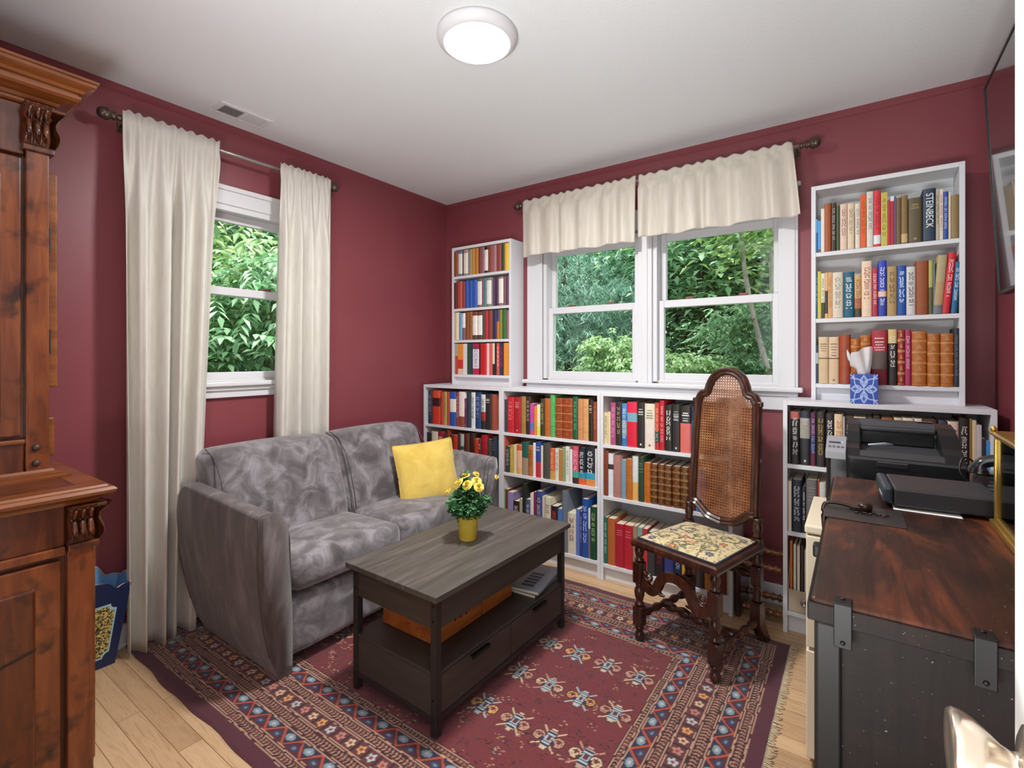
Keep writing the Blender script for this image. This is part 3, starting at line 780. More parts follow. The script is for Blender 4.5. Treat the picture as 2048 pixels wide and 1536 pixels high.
def make_book(spec, plane, z0, depth, r):
    x, wd, h, col, phrase, opts = spec
    x, wd, h = float(x)/1e3, float(wd)/1e3, float(h)/1e3
    op = {}
    for q in opts.split():
        k, _, v = q.partition('='); op[k] = v
    flat = 'f' in op; leather = 'b' in op
    bulge = .0006 if flat else min(.004, wd*.12); d = depth*r.uniform(.9, 1.0); tc = .0012 if flat else .0024
    slices = [(1.0, col)]
    if 's' in op:
        slices = []
        for q in op['s'].split(','):
            f, c = q.split(':') if ':' in q else (q, col); slices.append((float(f), c))
        tot = sum(a for a, _ in slices); slices = [(a/tot, c) for a, c in slices]
    mats = []; zs = [h]; mi = []
    for a, c in slices:
        mm = cloth(c, leather)
        if mm not in mats: mats.append(mm)
        mi.append(mats.index(mm)); zs.append(max(0, zs[-1]-a*h))
    zs[-1] = 0
    outer = [(0, d)]+spine_path(wd, bulge, 0.0)+[(wd, d)]; inner = [(tc, d)]+[(min(max(px, tc), wd-tc), py+tc) for px, py in spine_path(wd, bulge, 0.0)]+[(wd-tc, d)]
    b = MB(); n = len(outer)
    for i, m_ in enumerate(mi):
        zt, zb = zs[i], zs[i+1]
        vs = [(px, py, zt) for px, py in outer]+[(px, py, zb) for px, py in outer]
        b.add(vs, [(k, k+n, k+n+1, k+1) for k in range(n-1)], m_, not flat)
    for z, m_, fl in ((h, mi[0], 1), (0, mi[-1], 0)):
        vs = [(px, py, z) for px, py in outer]+[(px, py, z) for px, py in inner]
        b.add(vs, [((k, k+1, n+k+1, n+k) if fl else (k+1, k, n+k, n+k+1)) for k in range(n-1)], m_)
    vs = [(px, py, zz) for zz in (0, h) for px, py in inner]
    b.add(vs, [(k, k+1, n+k+1, n+k) for k in range(n-1)], mi[0])
    for px0, px1 in ((0, tc), (wd-tc, wd)): b.quad((px0, d, 0), (px1, d, 0), (px1, d, h), (px0, d, h), mi[0])
    o = b.build('book', mats); o.location = (x, plane+.002, z0+.0006)
    b = MB(); g = .0005 if flat else .003; b.box(tc, wd-tc, .002, d-g-.001, g, h-g); b.build('page_block', M_PAGE, o)
    # lettering, panels and bands on the spine
    yf = -bulge-.0004
    if leather:
        nb = int(op['b']); b = MB(); kcol = op.get('k')
        sp = spine_path(wd, bulge, 0.0, 6)
        def band(mb, zc, hh, e):
            rr = [[(px, py-e, zc-hh/2) for px, py in sp], [(px, py-e-.0004, zc) for px, py in sp], [(px, py-e, zc+hh/2) for px, py in sp]]
            nn = len(sp); mb.add([p for q in rr for p in q], [(a*nn+k, a*nn+k+1, (a+1)*nn+k+1, (a+1)*nn+k) for a in range(2) for k in range(nn-1)], 0, True)
        for i in range(nb): band(b, h*(i+1)/(nb+1)+.004, .0035, .0012)
        b.build('raised_band', cloth(kcol or slices[0][1], True), o)
        if kcol:
            b = MB()
            for i in range(nb):
                for s in (-1, 1): band(b, h*(i+1)/(nb+1)+.004+s*.005, .0012, .0005)
            band(b, .006, .0015, .0004); band(b, h-.006, .0015, .0004)
            for i in range(nb+1):
                zc = h*(i+.5)/(nb+1)+.004
                for q in range(3): b.box(wd*(.3+.05*q), wd*(.7-.05*q), yf-.0006, yf, zc-.008+q*.006, zc-.0055+q*.006)
            b.build('gilt_tooling', plain(kcol, .35, .5, name='gilt_'+kcol), o)
    if 'X' in op:
        cu = bpy.data.curves.new('spine_lettering', 'FONT'); cu.body = op['X']; cu.size = wd*.86; cu.align_x = 'CENTER'; cu.align_y = 'CENTER'; cu.extrude = .0002
        to = bpy.data.objects.new('spine_lettering', cu); COL.objects.link(to); bpy.context.view_layer.update()
        me = bpy.data.meshes.new_from_object(to); bpy.data.objects.remove(to); me.materials.clear(); me.materials.append(plain('e6e6e4', .5))
        Wd = max(v.co.x for v in me.vertices)-min(v.co.x for v in me.vertices); Hd = max(v.co.y for v in me.vertices)-min(v.co.y for v in me.vertices)
        L = h*.66; S = Matrix.Diagonal((L/Wd, wd*.56/Hd, 1, 1))
        # reads top to bottom, facing the room
        me.transform(Matrix.Translation((wd*.5, yf-.0006, h*.58)) @ Matrix(((0, 1, 0, 0), (0, 0, -1, 0), (-1, 0, 0, 0), (0, 0, 0, 1))) @ S)
        to = bpy.data.objects.new('spine_lettering', me); COL.objects.link(to); to.parent = o
    if 't' in op:
        b = MB(); z = h*.88; lo = h*r.uniform(.16, .34); wl = wd*.30
        while z > lo:
            for _ in range(r.randint(3, 8)):
                s = h*.018+.0012; a = wd*.5-wl*r.uniform(.6, 1); c = wd*.5+wl*r.uniform(.5, 1)
                if r.random() < .5: b.box(a, c, yf-.0002, yf, z-s*.45, z)
                else:
                    b.box(a, a+wl*.45, yf-.0002, yf, z-s*.8, z); b.box(c-wl*.4, c, yf-.0002, yf, z-s*.8, z)
                z -= s*1.15
                if z < lo: break
            z -= h*.03
        b.build('spine_lettering', plain(op['t'], .5), o)
    if 'h' in op:
        b = MB(); z = h*.86
        for _ in range(r.randint(3, 5)):
            a = wd*r.uniform(.16, .26); hh = h*r.uniform(.012, .028); xx = a
            while xx < wd-a:
                s = wd*r.uniform(.05, .12); b.box(xx, min(xx+s, wd-a), yf-.0002, yf, z-hh, z); xx += s+wd*.03
            z -= hh+h*r.uniform(.012, .05)
        if r.random() < .5: b.box(wd*.4, wd*.6, yf-.0002, yf, h*.06, h*.1)
        b.build('spine_lettering', plain(op['h'], .5), o)
    if 'r' in op: o.rotation_euler = (0, R(float(op['r'])), 0); o.location.z += wd*math.sin(R(float(op['r']))); o.location.x -= h*.5*math.sin(R(float(op['r'])))
    return o, phrase
rows = {}; cur = None
for ln in BOOKS.strip().split('\n'):
    if ln[0] == '@': cur = 'R1' if ln[1:] == 'R1x' else ln[1:]; rows.setdefault(cur, [])
    else: rows[cur].append(ln.split('|'))
br = random.Random(21)
for key, specs in rows.items():
    plane, z0, depth, where = SH[key]
    for i, sp in enumerate(specs):
        o, phrase = make_book(sp, plane, z0, depth, br)
        kind = 'paperback' if ' f' in ' '+sp[5] and 'paperback' not in phrase and len(phrase.split()) < 4 else ('' if 'paperback' in phrase else 'book')
        place = ('leftmost' if i == 0 else 'rightmost' if i == len(specs)-1 else ORD[i]+' from left')
        head, _, tail = phrase.partition(' with ')
        if kind: head += ' '+kind
        lab = head+(' with '+tail if tail else '')+', '+place+' on '+where
        if len(lab.split()) > 16: lab = head+', '+place+' on '+where
        tag(o, lab, 'book', 'books on the '+where)
# ------------------------------------------------------------ sofa
t = thing('sofa', 'grey suede two-seat sofa against the maroon left wall', 'sofa', (.42, -1.21, .0098))
O = Vector((-.42, 1.21, 0))
def wpt(x, y, z): return (x+O.x, y+O.y, z)
def arm(yin, yout, sgn, name_seed, ztop_b, ztop_f):
    """sgn -1: near arm bulging towards -Y"""
    # cross-section (offset from outer base line, z): outer face bulges, rounded top, straight inner face
    sec = [(0, 0), (-.038, .10), (-.07, .22), (-.093, .34), (-.107, .44), (-.114, .52), (-.115, .58), (-.112, .63), (-.107, .653), (-.097, .66), (-.075, .662), (-.05, .657), (-.03, .642), (-.015, .615), (-.005, .57), (.005, .48), (.018, .36), (.038, .2), (.055, .0)]
    sec = [(p.x, p.y) for p in spline([(a, c, 0) for a, c in sec], 3)]
    rings = []; N = 26
    for i in range(N+1):
        u = i/N; ring = []
        e = min(u, 1-u); sh = 1-.05*max(0, 1-e/.025)**2     # soft ends
        for a, z in sec:
            zz = z/.66; xf = .79+.085*min(1, zz*1.1)**.9-.012*max(0, zz-.85)/.15; xb = .15-.02*math.sin(PI*min(1, zz))
            x = xb+(xf-xb)*u
            top = ztop_b+(ztop_f-ztop_b)*u-.05*max(0, 1-u/.12)**2
            yy = (a+.03)*sh-.03; z2 = z/.66*top
            ring.append(wpt(x, yout+sgn*(-yy) if sgn < 0 else yout+yy*-1, z2) if False else wpt(x, (yout+yy) if sgn < 0 else (yout-yy), z2))
        if sgn > 0: ring.reverse()
        rings.append(ring)
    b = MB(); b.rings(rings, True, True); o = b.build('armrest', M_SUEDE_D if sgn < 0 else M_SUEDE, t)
    # front panel seam
    r = rings[-2]; b = MB(); b.tube([Vector(p)+Vector((.006, 0, 0)) for p in r[3:-3]], .0028, 6); b.build('piping', M_SEAM, o)
    return o
arm(0, -1.800, -1, 1, .70, .665); arm(0, -.605, 1, 2, .68, .655)
def seat_fn(v): return v
for (ya, yb) in ((-1.745, -1.178), (-1.176, -.625)):
    b = MB(); cy = (ya+yb)/2; hy = (yb-ya)/2
    def fn(v, cy=cy, hy=hy):
        x, y, z = v; f = max(0, min(1, (x-.25)/.55)); z = z+.018*f-.0
        return Vector(wpt(x, y, z))
    b.rbox((.50, cy, .355), (.30, hy, .07), .045, 11, .012, fn); o = b.build('seat_cushion', M_SUEDE, t)
    zf = .402
    b = MB(); b.tube([wpt(.79, ya+.03, zf+.016), wpt(.795, cy, zf+.02), wpt(.79, yb-.03, zf+.016)], .0025, 6); b.build('piping', M_SEAM, o)
for (ya, yb) in ((-1.835, -1.186), (-1.184, -.575)):
    b = MB(); cy = (ya+yb)/2; hy = (yb-ya)/2
    def fn(v, cy=cy, hy=hy):
        x, y, z = v; k = (z-.36)/.46; return Vector(wpt(x-.155*k, y+(0 if k > .25 else (cy-y)*.06*(.25-k)/.25), z))
    b.rbox((.345, cy, .59), (.095, hy, .235), .05, 12, .012, fn); o = b.build('back_cushion', M_SUEDE, t)
    b = MB()
    for y in ((ya+.018,) if ya < -1.3 else (yb-.018,)) + ((yb-.012,) if ya < -1.3 else (ya+.012,)):
        b.tube([wpt(.43, y, .44), wpt(.415, y, .52), wpt(.385, y, .62), wpt(.345, y, .72), wpt(.28, y, .80), wpt(.2, y, .83)], .0025, 6)
    b.build('piping', M_SEAM, o)
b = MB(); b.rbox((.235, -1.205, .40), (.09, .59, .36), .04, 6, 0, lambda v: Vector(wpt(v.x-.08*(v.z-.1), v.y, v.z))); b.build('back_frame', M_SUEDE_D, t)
b = MB(); b.rbox((.44, -1.2, .165), (.335, .565, .115), .02, 6, 0, lambda v: Vector(wpt(*v))); b.build('base', M_SUEDE, t)
b = MB()
for x in (.14, .70):
    for y in (-1.70, -.70): b.cbox(x-.025, x+.025, y-.025, y+.025, .012, .055, .004, 0, Matrix.Translation(O))
b.build('foot', M_METAL_D, t)
# ------------------------------------------------------------ yellow cushion
def pillow_fn(u, v, s):
    a, c = 2*u-1, 2*v-1; k = (1-abs(a)**2.6)*(1-abs(c)**2.6)
    pin = 1-.06*(1-(abs(a)*abs(c))**2)*0
    ed = .045*(1-(1-abs(c)**2))  # edges draw in between the corners
    x = a*(1-.05*(1-c*c)); z = c*(1-.05*(1-a*a))
    return (x*.2, s*.062*max(0, k)**.55+.004*math.sin(7*a+3*c)*k, z*.2)
b = MB(); b.grid(lambda u, v: pillow_fn(u, v, 1), 28, 28); b.grid(lambda u, v: pillow_fn(1-u, v, -1), 28, 28)
M_YEL = mottled('yellow_velvet', [(.3, 'c9a944'), (.55, 'd9bc5c'), (.75, 'e2ca72')], 7, .85, 4, .15, 1, .4)
o = b.build('throw_pillow', M_YEL); o.location = (.535, -.745, .575); o.scale = (.93, .93, .93)
o.rotation_euler = (R(-20), R(-4), R(64)); tag(o, 'yellow velvet square cushion leaning in the far corner of the grey sofa', 'cushion')
b = MB(); e = [pillow_fn(k/20, 0, 0) for k in range(20)]+[pillow_fn(1, k/20, 0) for k in range(20)]+[pillow_fn(1-k/20, 1, 0) for k in range(20)]+[pillow_fn(0, 1-k/20, 0) for k in range(20)]
b.tube(e, .0035, 6, closed=True); b.build('piping', plain('c2a24a', .8), o)

# ------------------------------------------------------------ coffee table
TX0, TX1, TY0, TY1, TH_ = 1.045, 1.522, -1.688, -.81, .485
cx, cy = (TX0+TX1)/2, (TY0+TY1)/2
t = thing('coffee_table', 'dark charcoal lift-top coffee table with two drawers on the red rug', 'coffee table', (cx, cy, .0098), R(-.9))
def T(x0, x1, y0, y1, z0, z1): return (x0-cx, x1-cx, y0-cy, y1-cy, z0-.008, z1-.008)
def tp(nm, m, par, *boxes, c=.002):
    b = MB()
    for q in boxes: b.cbox(*T(*q), c)
    return b.build(nm, m, par)
tp('tabletop', M_TABLE, t, (TX0, TX1, TY0, TY1, .465, TH_))
lx0, lx1, ly0, ly1 = TX0+.02, TX1-.02, TY0+.02, TY1-.02
for x in (lx0, lx1-.026):
    for y in (ly0, ly1-.026):
        o = tp('leg', M_METAL_D, t, (x, x+.026, y, y+.026, .008, .462))
        tp('foot', plain('1d1c1c', .6), o, (x+.003, x+.023, y+.003, y+.023, .008, .022))
tp('apron_box', M_TABLE2, t, (lx0+.026, lx1-.026, ly0+.003, ly0+.018, .36, .455), (lx0+.026, lx1-.026, ly1-.018, ly1-.003, .36, .455), (lx0+.003, lx0+.018, ly0+.026, ly1-.026, .36, .455), (lx1-.018, lx1-.003, ly0+.026, ly1-.026, .36, .455), (lx0+.02, lx1-.02, ly0+.02, ly1-.02, .361, .37))
tp('shelf', M_TABLE2, t, (lx0+.004, lx1-.004, ly0+.004, ly1-.004, .205, .218))
tp('drawer_case', M_TABLE2, t, (lx0+.026, lx1-.026, ly0+.003, ly0+.018, .075, .205), (lx0+.026, lx1-.026, ly1-.018, ly1-.003, .075, .205), (lx0+.003, lx0+.018, ly0+.026, ly1-.026, .075, .205), (lx0+.01, lx1-.03, ly0+.01, ly1-.01, .075, .085))
tp('bottom_rail', M_METAL_D, t, (lx0, lx1, ly0+.002, ly0+.022, .055, .075), (lx0, lx1, ly1-.022, ly1-.002, .055, .075), (lx0+.002, lx0+.022, ly0, ly1, .055, .075), (lx1-.022, lx1-.002, ly0, ly1, .055, .075))
for ya, yb in ((ly0+.028, cy-.002), (cy+.002, ly1-.028)):
    o = tp('drawer', M_TABLE2, t, (lx1-.02, lx1-.002, ya, yb, .078, .203))
    ym = (ya+yb)/2; tp('handle', plain('171616', .4, .5), o, (lx1-.003, lx1+.012, ym-.05, ym+.05, .197, .2), (lx1+.009, lx1+.012, ym-.05, ym+.05, .186, .2), c=.001)
b = MB()
for y in (ly0-.0015, ly1-.0+.0):
    for x in (lx0+.013, lx1-.013):
        for z in (.39, .44, .13): b.box(*T(x-.003, x+.003, y-.0005, y+.0015, z-.003, z+.003))
b.build('screw', plain('0f0f0f', .4, .4), t)
# crates, magazines on the shelf
def crate(x0, x1, y0, y1, z0, z1, label):
    t = thing('wooden_crate', label, 'crate', ((x0+x1)/2, (y0+y1)/2, z0), 0, 'orange wooden crates under the coffee table')
    hx, hy, h = (x1-x0)/2, (y1-y0)/2, z1-z0
    for a in ((-hx, -hx+.012, -hy, hy), (hx-.012, hx, -hy, hy), (-hx+.012, hx-.012, -hy, -hy+.012), (-hx+.012, hx-.012, hy-.012, hy)):
        b = MB(); b.cbox(*a, 0, h, .002); b.build('side_board', M_CRATE, t)
    b = MB(); b.cbox(-hx+.01, hx-.01, -hy+.01, hy-.01, 0, .01, .001); b.build('base_board', M_CRATE, t)
    b = MB(); b.cbox(-hx+.002, hx-.002, -hy+.002, hy-.002, h, h+.01, .002); b.build('lid', M_CRATE, t)
    return t
crate(1.10, 1.385, -1.555, -1.295, .2206, .347, 'nearer orange-brown wooden crate on the coffee table shelf, stamped with faded black marks')
o = crate(1.10, 1.385, -1.285, -1.085, .2206, .347, 'farther orange-brown wooden crate on the coffee table shelf, beside the magazines')
b = MB()
mr_ = random.Random(4)
for k in range(6): b.box(1.3853, 1.3856, -1.46+k*.016, -1.449+k*.016, .27+.004*(k % 2), .29)
o = b.build('stamp', plain('2a1a10', .8)); par = [q for q in bpy.data.objects if q.name.startswith('wooden_crate')][0]
o.parent = par; o.matrix_parent_inverse = Matrix.Translation(-par.location)
for k, (cc, rz, lab) in enumerate((('5a5f68', 4, 'lower grey magazine lying on the coffee table shelf'), ('8d98a6', 9, 'upper pale blue-grey magazine lying on the coffee table shelf'))):
    t = thing('magazine', lab, 'magazine', (1.375, -.925, .2206+.0125*k), R(rz), 'magazines on the coffee table shelf')
    b = MB(); b.cbox(-.1, .1, -.135, .135, 0, .011, .001); b.build('page_block', M_PAGE, t)
    b = MB(); b.cbox(-.102, .102, -.137, .137, .011, .0122, .0005); b.cbox(-.102, .102, -.137, .137, -.0002, .0006, .0002); b.cbox(.1, .1022, -.137, .137, 0, .012, .0003); b.build('cover', plain(cc, .3), t)
    if k: b = MB(); [b.box(.0+.0, .06, -.1+.03*i, -.08+.03*i, .0122, .0124) for i in range(5)]; b.build('masthead', plain('3d4c66', .5), t)

# ------------------------------------------------------------ potted roses
t = thing('potted_plant', 'small yellow rose bush in a yellow tin pot on the coffee table', 'potted plant', (1.262, -1.235, TH_))
b = MB(); b.lathe([(.001, 0), (.036, 0), (.037, .003), (.047, .098), (.0495, .101), (.0495, .105), (.0455, .105), (.044, .09), (.001, .09)], 32)
b.build('pot', mottled('yellow_tin', [(.3, 'c2a52c'), (.6, 'd2ba48'), (.8, 'd8cc8c')], 14, .35, 4, 0, .5), t)
b = MB(); b.lathe([(.044, .088), (.03, .092), (.001, .093)], 20, None, False); b.build('soil', plain('2a1d14', .95), t)
pr = random.Random(12); b = MB(); bs_ = MB(); tips = []
def leaf(b, p, d, up, L, Wd, mi=0):
    d = d.normalized(); s = d.cross(up).normalized(); n = s.cross(d)
    pts = [p, p+d*L*.35+s*Wd-n*.1*L, p+d*L*.75+s*Wd*.7-n*.12*L, p+d*L-n*.25*L, p+d*L*.75-s*Wd*.7-n*.12*L, p+d*L*.35-s*Wd-n*.1*L, p+d*L*.4]
    b.add(pts, [(0, 1, 6), (1, 2, 6), (2, 3, 6), (3, 4, 6), (4, 5, 6), (5, 0, 6)], mi)
for k in range(26):
    a = pr.uniform(0, 2*PI); rr = pr.uniform(.01, .085); hgt = pr.uniform(.15, .235)*(1.1-.5*rr/.085)+.03
    q0 = Vector((.02*math.cos(a), .02*math.sin(a), .09)); q1 = Vector((rr*math.cos(a), rr*math.sin(a), hgt)); mid = (q0+q1)/2+Vector((.01*math.cos(a), .01*math.sin(a), .012))
    path = spline([q0, mid, q1], 5); bs_.tube(path, .0013, 5); tips.append(q1)
    for p in path[2:]:
        for _ in range(5):
            d = Vector((pr.gauss(0, 1)+1.2*math.cos(a), pr.gauss(0, 1)+1.2*math.sin(a), pr.gauss(.15, .6)))
            leaf(b, p+Vector((pr.uniform(-.014, .014), pr.uniform(-.014, .014), pr.uniform(-.012, .012))), d, Vector((0, 0, 1)), pr.uniform(.018, .034), pr.uniform(.006, .011))
def leaf_mat(name, c0, c1, c2, trans=.3, rough=.45):
    m, nt, bb = bsdf(name); g = nt.nodes.new('ShaderNodeNewGeometry'); c = ramp(nt, [(0, c0), (.5, c1), (1, c2)], g.outputs['Random Per Island'])
    nt.links.new(c, bb.inputs['Base Color']); bb.inputs['Roughness'].default_value = rough
    tr = nt.nodes.new('ShaderNodeBsdfTranslucent'); nt.links.new(c, tr.inputs[0]); mx = nt.nodes.new('ShaderNodeMixShader'); mx.inputs[0].default_value = trans
    out = nt.nodes['Material Output']; nt.links.new(bb.outputs[0], mx.inputs[1]); nt.links.new(tr.outputs[0], mx.inputs[2]); nt.links.new(mx.outputs[0], out.inputs[0]); return m
fo = b.build('foliage', leaf_mat('rose_leaf', '22482a', '3c7040', '5f9460', .2), t); bs_.build('stem', plain('3c5a2c', .6), t)
M_ROSE = plain('e8d465', .7, name='rose_petal'); M_ROSE2 = plain('dcbc3c', .7, name='rose_heart')
def rose(p, s, up):
    b = MB(); q = Vector((0, 0, 1)).rotation_difference(up.normalized()).to_matrix().to_4x4(); M = Matrix.Translation(p) @ q
    for lay, (n, rr, hh, op_) in enumerate(((3, .25, .75, .2), (5, .5, .7, .45), (6, .8, .55, .9), (7, 1.0, .35, 1.3))):
        for k in range(n):
            a = 2*PI*k/n+lay*.7
            def f(u, v, a=a, rr=rr, hh=hh, op_=op_, n=n):
                th = a+(u-.5)*2*PI/n*1.5; r0 = s*rr*(.25+.75*v**.7)*(1-.12*(2*u-1)**2*v); z = s*(hh*v-.25*op_*v*v+.05*math.cos((2*u-1)*PI)*v)
                return tuple(M @ Vector((r0*math.cos(th), r0*math.sin(th), z)))
            b.grid(f, 4, 4, 1 if lay == 0 else 0)
    return b.build('rose_bloom', [M_ROSE, M_ROSE2], t)
for (x, y, z, s) in ((-.028, -.035, .262, .024), (.01, -.045, .255, .027), (-.012, .005, .285, .025), (.045, -.02, .27, .026), (.062, -.045, .25, .025), (.03, .03, .292, .018), (-.075, -.05, .215, .02), (.028, -.018, .258, .014), (.125, .02, .288, .012), (-.05, -.02, .25, .013)):
    rose(Vector((x*.95-y*.35, y*.8+x*.3, .02+z*.86)), s*.86, Vector((x*2, y*2-.05, .12)))
b = MB(); b.tube(spline([(.03, .0, .2), (.08, .02, .24), (.094, .02, .276)], 5), .0012, 5); b.build('stem', plain('3c5a2c', .6), t)
# ------------------------------------------------------------ cane-back chair
ZR = .0098
t = thing('cane_back_chair', 'tall carved dark walnut chair with cane back and floral tapestry seat', 'chair', (2.0, -.785, ZR), R(-16.85))
def turned(b, x, y, prof, n=18, M=None): b.lathe([(r, z) for z, r in prof], n, M, True, 0, (x, y))
def block(b, x, y, z0, z1, hw): b.cbox(x-hw, x+hw, y-hw, y+hw, z0, z1, .006)
SEAT = .435
for sx in (-1, 1):
    x = sx*.178; b = MB()
    turned(b, x, 0, [(0, .014), (.006, .021), (.02, .023), (.034, .017), (.044, .014), (.05, .02), (.058, .02), (.064, .016)])
    block(b, x, 0, .064, .15, .0225)
    turned(b, x, 0, [(.15, .016), (.156, .021), (.163, .021), (.168, .014), (.178, .0165), (.198, .0215), (.214, .023), (.226, .0205), (.236, .0145), (.243, .018), (.25, .0195)])
    block(b, x, 0, .25, .345, .0225)
    turned(b, x, 0, [(.345, .016), (.351, .021), (.357, .021), (.362, .0135), (.372, .017), (.388, .0215), (.4, .021), (.41, .015), (.416, .0185), (.424, .0195), (.43, .019)])
    b.build('leg', M_CHAIR, t)
VB = .365
for sx in (-1, 1):      # rear legs: square raked foot, turned waist, block, then the stile
    x = sx*.165; b = MB()
    b.rings([[(x-.02, VB+.045, 0), (x+.02, VB+.045, 0), (x+.02, VB+.085, 0), (x-.02, VB+.085, 0)], [(x-.022, VB-.02, .1), (x+.022, VB-.02, .1), (x+.022, VB+.024, .1), (x-.022, VB+.024, .1)], [(x-.022, VB-.022, .19), (x+.022, VB-.022, .19), (x+.022, VB+.022, .19), (x-.022, VB+.022, .19)]], True, True, 0, False)
    turned(b, x, VB, [(.19, .017), (.2, .0215), (.21, .016), (.232, .022), (.25, .016), (.256, .02), (.26, .02)])
    block(b, x, VB, .26, .345, .021)
    turned(b, x, VB, [(.345, .017), (.355, .021), (.37, .021), (.385, .016), (.4, .02)])
    block(b, x, VB, .4, .465, .021)
    turned(b, x, VB+.004, [(.465, .015), (.472, .019), (.48, .015), (.495, .019), (.515, .0205), (.53, .015), (.54, .019), (.548, .019)])
    b.build('leg', M_CHAIR, t)
def tstretch(p0, p1, name, r=.017, n=5):
    p0, p1 = Vector(p0), Vector(p1); L = (p1-p0).length; q = Vector((0, 0, 1)).rotation_difference((p1-p0).normalized()).to_matrix().to_4x4(); M = Matrix.Translation(p0) @ q
    prof = [(.012, 0)]
    for k in range(n):
        z = L*(k+.5)/n; h = L/n
        prof += [(r*.62, z-h*.46), (r*.85, z-h*.3), (r*1.08, z), (r*.85, z+h*.3), (r*.62, z+h*.46)]
    prof.append((.012, L)); b = MB(); b.lathe(prof, 14, M); b.build(name, M_CHAIRM, t)
for sx in (-1, 1): tstretch((sx*.178, .02, .107), (sx*.166, VB-.02, .107), 'side_stretcher', .0175, 5)
tstretch((-.17, .17, .107), (.17, .17, .107), 'cross_stretcher', .021, 5)
tstretch((-.145, VB, .3), (.145, VB, .3), 'rear_stretcher', .019, 4)
# scrolled front stretcher
def mirror(ps): return [Vector((-p.x, p.y, p.z)) for p in reversed(ps)]
half = spline([(-.158, 0, .268), (-.135, 0, .245), (-.105, 0, .24), (-.085, 0, .262), (-.066, 0, .3), (-.035, 0, .325), (0, 0, .333)], 6)
path = half[:-1]+mirror(half)
b = MB(); prof = [(-.019, -.011), (-.012, -.016), (-.004, -.012), (.004, -.012), (.012, -.016), (.019, -.011), (.019, .011), (-.019, .011)]
b.sweep(path, prof, (0, -1, 0), False, 0, False); 
for sx in (-1, 1):
    pts = []
    for k in range(30):
        a = k/29*2.6*2*PI/1.6; r = .024*(1-k/32); pts.append((sx*(-.128+r*math.cos(a+2.4)), -.002, .295+r*math.sin(a+2.4)))
    b.tube(pts, [.0075*(1-.6*k/29) for k in range(30)], 7, up=(0, 1, 0))
    pts = spline([(sx*-.158, 0, .262), (sx*-.152, 0, .285), (sx*-.14, 0, .305)], 6); b.tube(pts, .009, 7, up=(0, 1, 0))
    lf = spline([(sx*-.088, 0, .258), (sx*-.07, 0, .24), (sx*-.05, 0, .238)], 6); b.tube(lf, [.011*(1-k/len(lf))+.003 for k in range(len(lf))], 7, up=(0, 1, 0))
b.build('front_stretcher', M_CHAIRM, t)
# seat rail
b = MB()
sp = [(-.2, -.028), (.2, -.028), (.186, VB+.022), (-.186, VB+.022)]
si = [(-.155, .02), (.155, .02), (.145, VB-.02), (-.145, VB-.02)]
pr_ = [(.0, -.024), (.012, -.02), (.016, -.008), (.012, .006), (.0, .012), (-.04, .012), (-.04, -.024)]
b.sweep([(x, y, SEAT) for x, y in sp], [(a-.012, c) for a, c in pr_], (0, 0, 1), True, 0, False)
b.build('seat_rail', M_CHAIRM, t)
# tapestry seat
def tapestry(nu, nv):
    """cream ground with scrolling stems, leaves, blue and red flowers"""
    X, Y = np.meshgrid(np.linspace(-.18, .18, nu+1), np.linspace(-.0, VB, nv+1)); C = np.zeros(X.shape+(3,)); C[:] = lin('cbba8c')
    rs = np.random.RandomState(5)
    def blend(mask, h):
        a = np.clip(mask, 0, 1)[..., None]; C[:] = C*(1-a)+np.array(lin(h))*a
    def ell(cx, cy, rx, ry, an): 
        dx, dy = X-cx, Y-cy; u = dx*np.cos(an)+dy*np.sin(an); v = -dx*np.sin(an)+dy*np.cos(an); return np.clip((1-((u/rx)**2+(v/ry)**2))*3, 0, 1)
    def spiral(cx, cy, r0, turns, a0, sgn, h, wd=.005):
        k = np.linspace(0, 1, 60); a = a0+sgn*turns*2*np.pi*k; r = r0*(1-k*.85); px, py = cx+r*np.cos(a), cy+r*np.sin(a)
        m = np.zeros(X.shape)
        for x_, y_ in zip(px, py): m = np.maximum(m, np.clip(1.6-np.hypot(X-x_, Y-y_)/wd, 0, 1))
        blend(m, h); return list(zip(px, py))
    for cx, cy, r0, a0, sg in ((-.1, .09, .06, 0, 1), (.09, .10, .06, 3, -1), (-.08, .24, .055, 2, 1), (.1, .26, .055, 1, -1), (0, .18, .05, 4, 1), (0, .05, .045, 5, -1), (0, .31, .045, 0, 1)):
        sp_ = spiral(cx, cy, r0, 1.15, a0, sg, '5a5230', .0045)
        for x_, y_ in sp_[::6]:
            an = rs.uniform(0, 6.28)
            blend(ell(x_+.014*np.cos(an), y_+.014*np.sin(an), .013, .0055, an), rs.choice(['7a7a48', '5e6a3c', '8f8a58', '4a4030']))
    for cx, cy, h in ((-.12, .17, '3a3a64'), (.13, .05, '3c4478'), (-.03, .13, 'a8562e'), (.12, .18, 'a04a30'), (.03, .25, '4a5264'), (-.13, .03, '40406c'), (-.02, .02, 'b06a4a'), (.06, .33, '3f3f6a'), (-.1, .32, 'a85a3a'), (.02, .1, 'c0805a'), (-.06, .2, '5a5a7a'), (.15, .3, '4a4a74')):
        for k in range(6):
            an = k*PI/3; blend(ell(cx+.011*np.cos(an), cy+.011*np.sin(an), .01, .0065, an), h)
        blend(ell(cx, cy, .006, .006, 0), 'd8b868')
    for _ in range(420):
        an = rs.uniform(0, 6.28); blend(ell(rs.uniform(-.18, .18), rs.uniform(0, VB), .009, .0032, an)*.85, rs.choice(['4c4a30', '6e7048', '8a6a4a', '35302c', '9a9060', '5c5470']))
    C *= (1+.08*rs.randn(*X.shape))[..., None]; return X, Y, np.clip(C, 0, 1)
nu, nv = 130, 130; X, Y, C = tapestry(nu, nv)
sc_ = 1-.07*(Y/VB); u = X/.18; vv = Y/VB*2-1
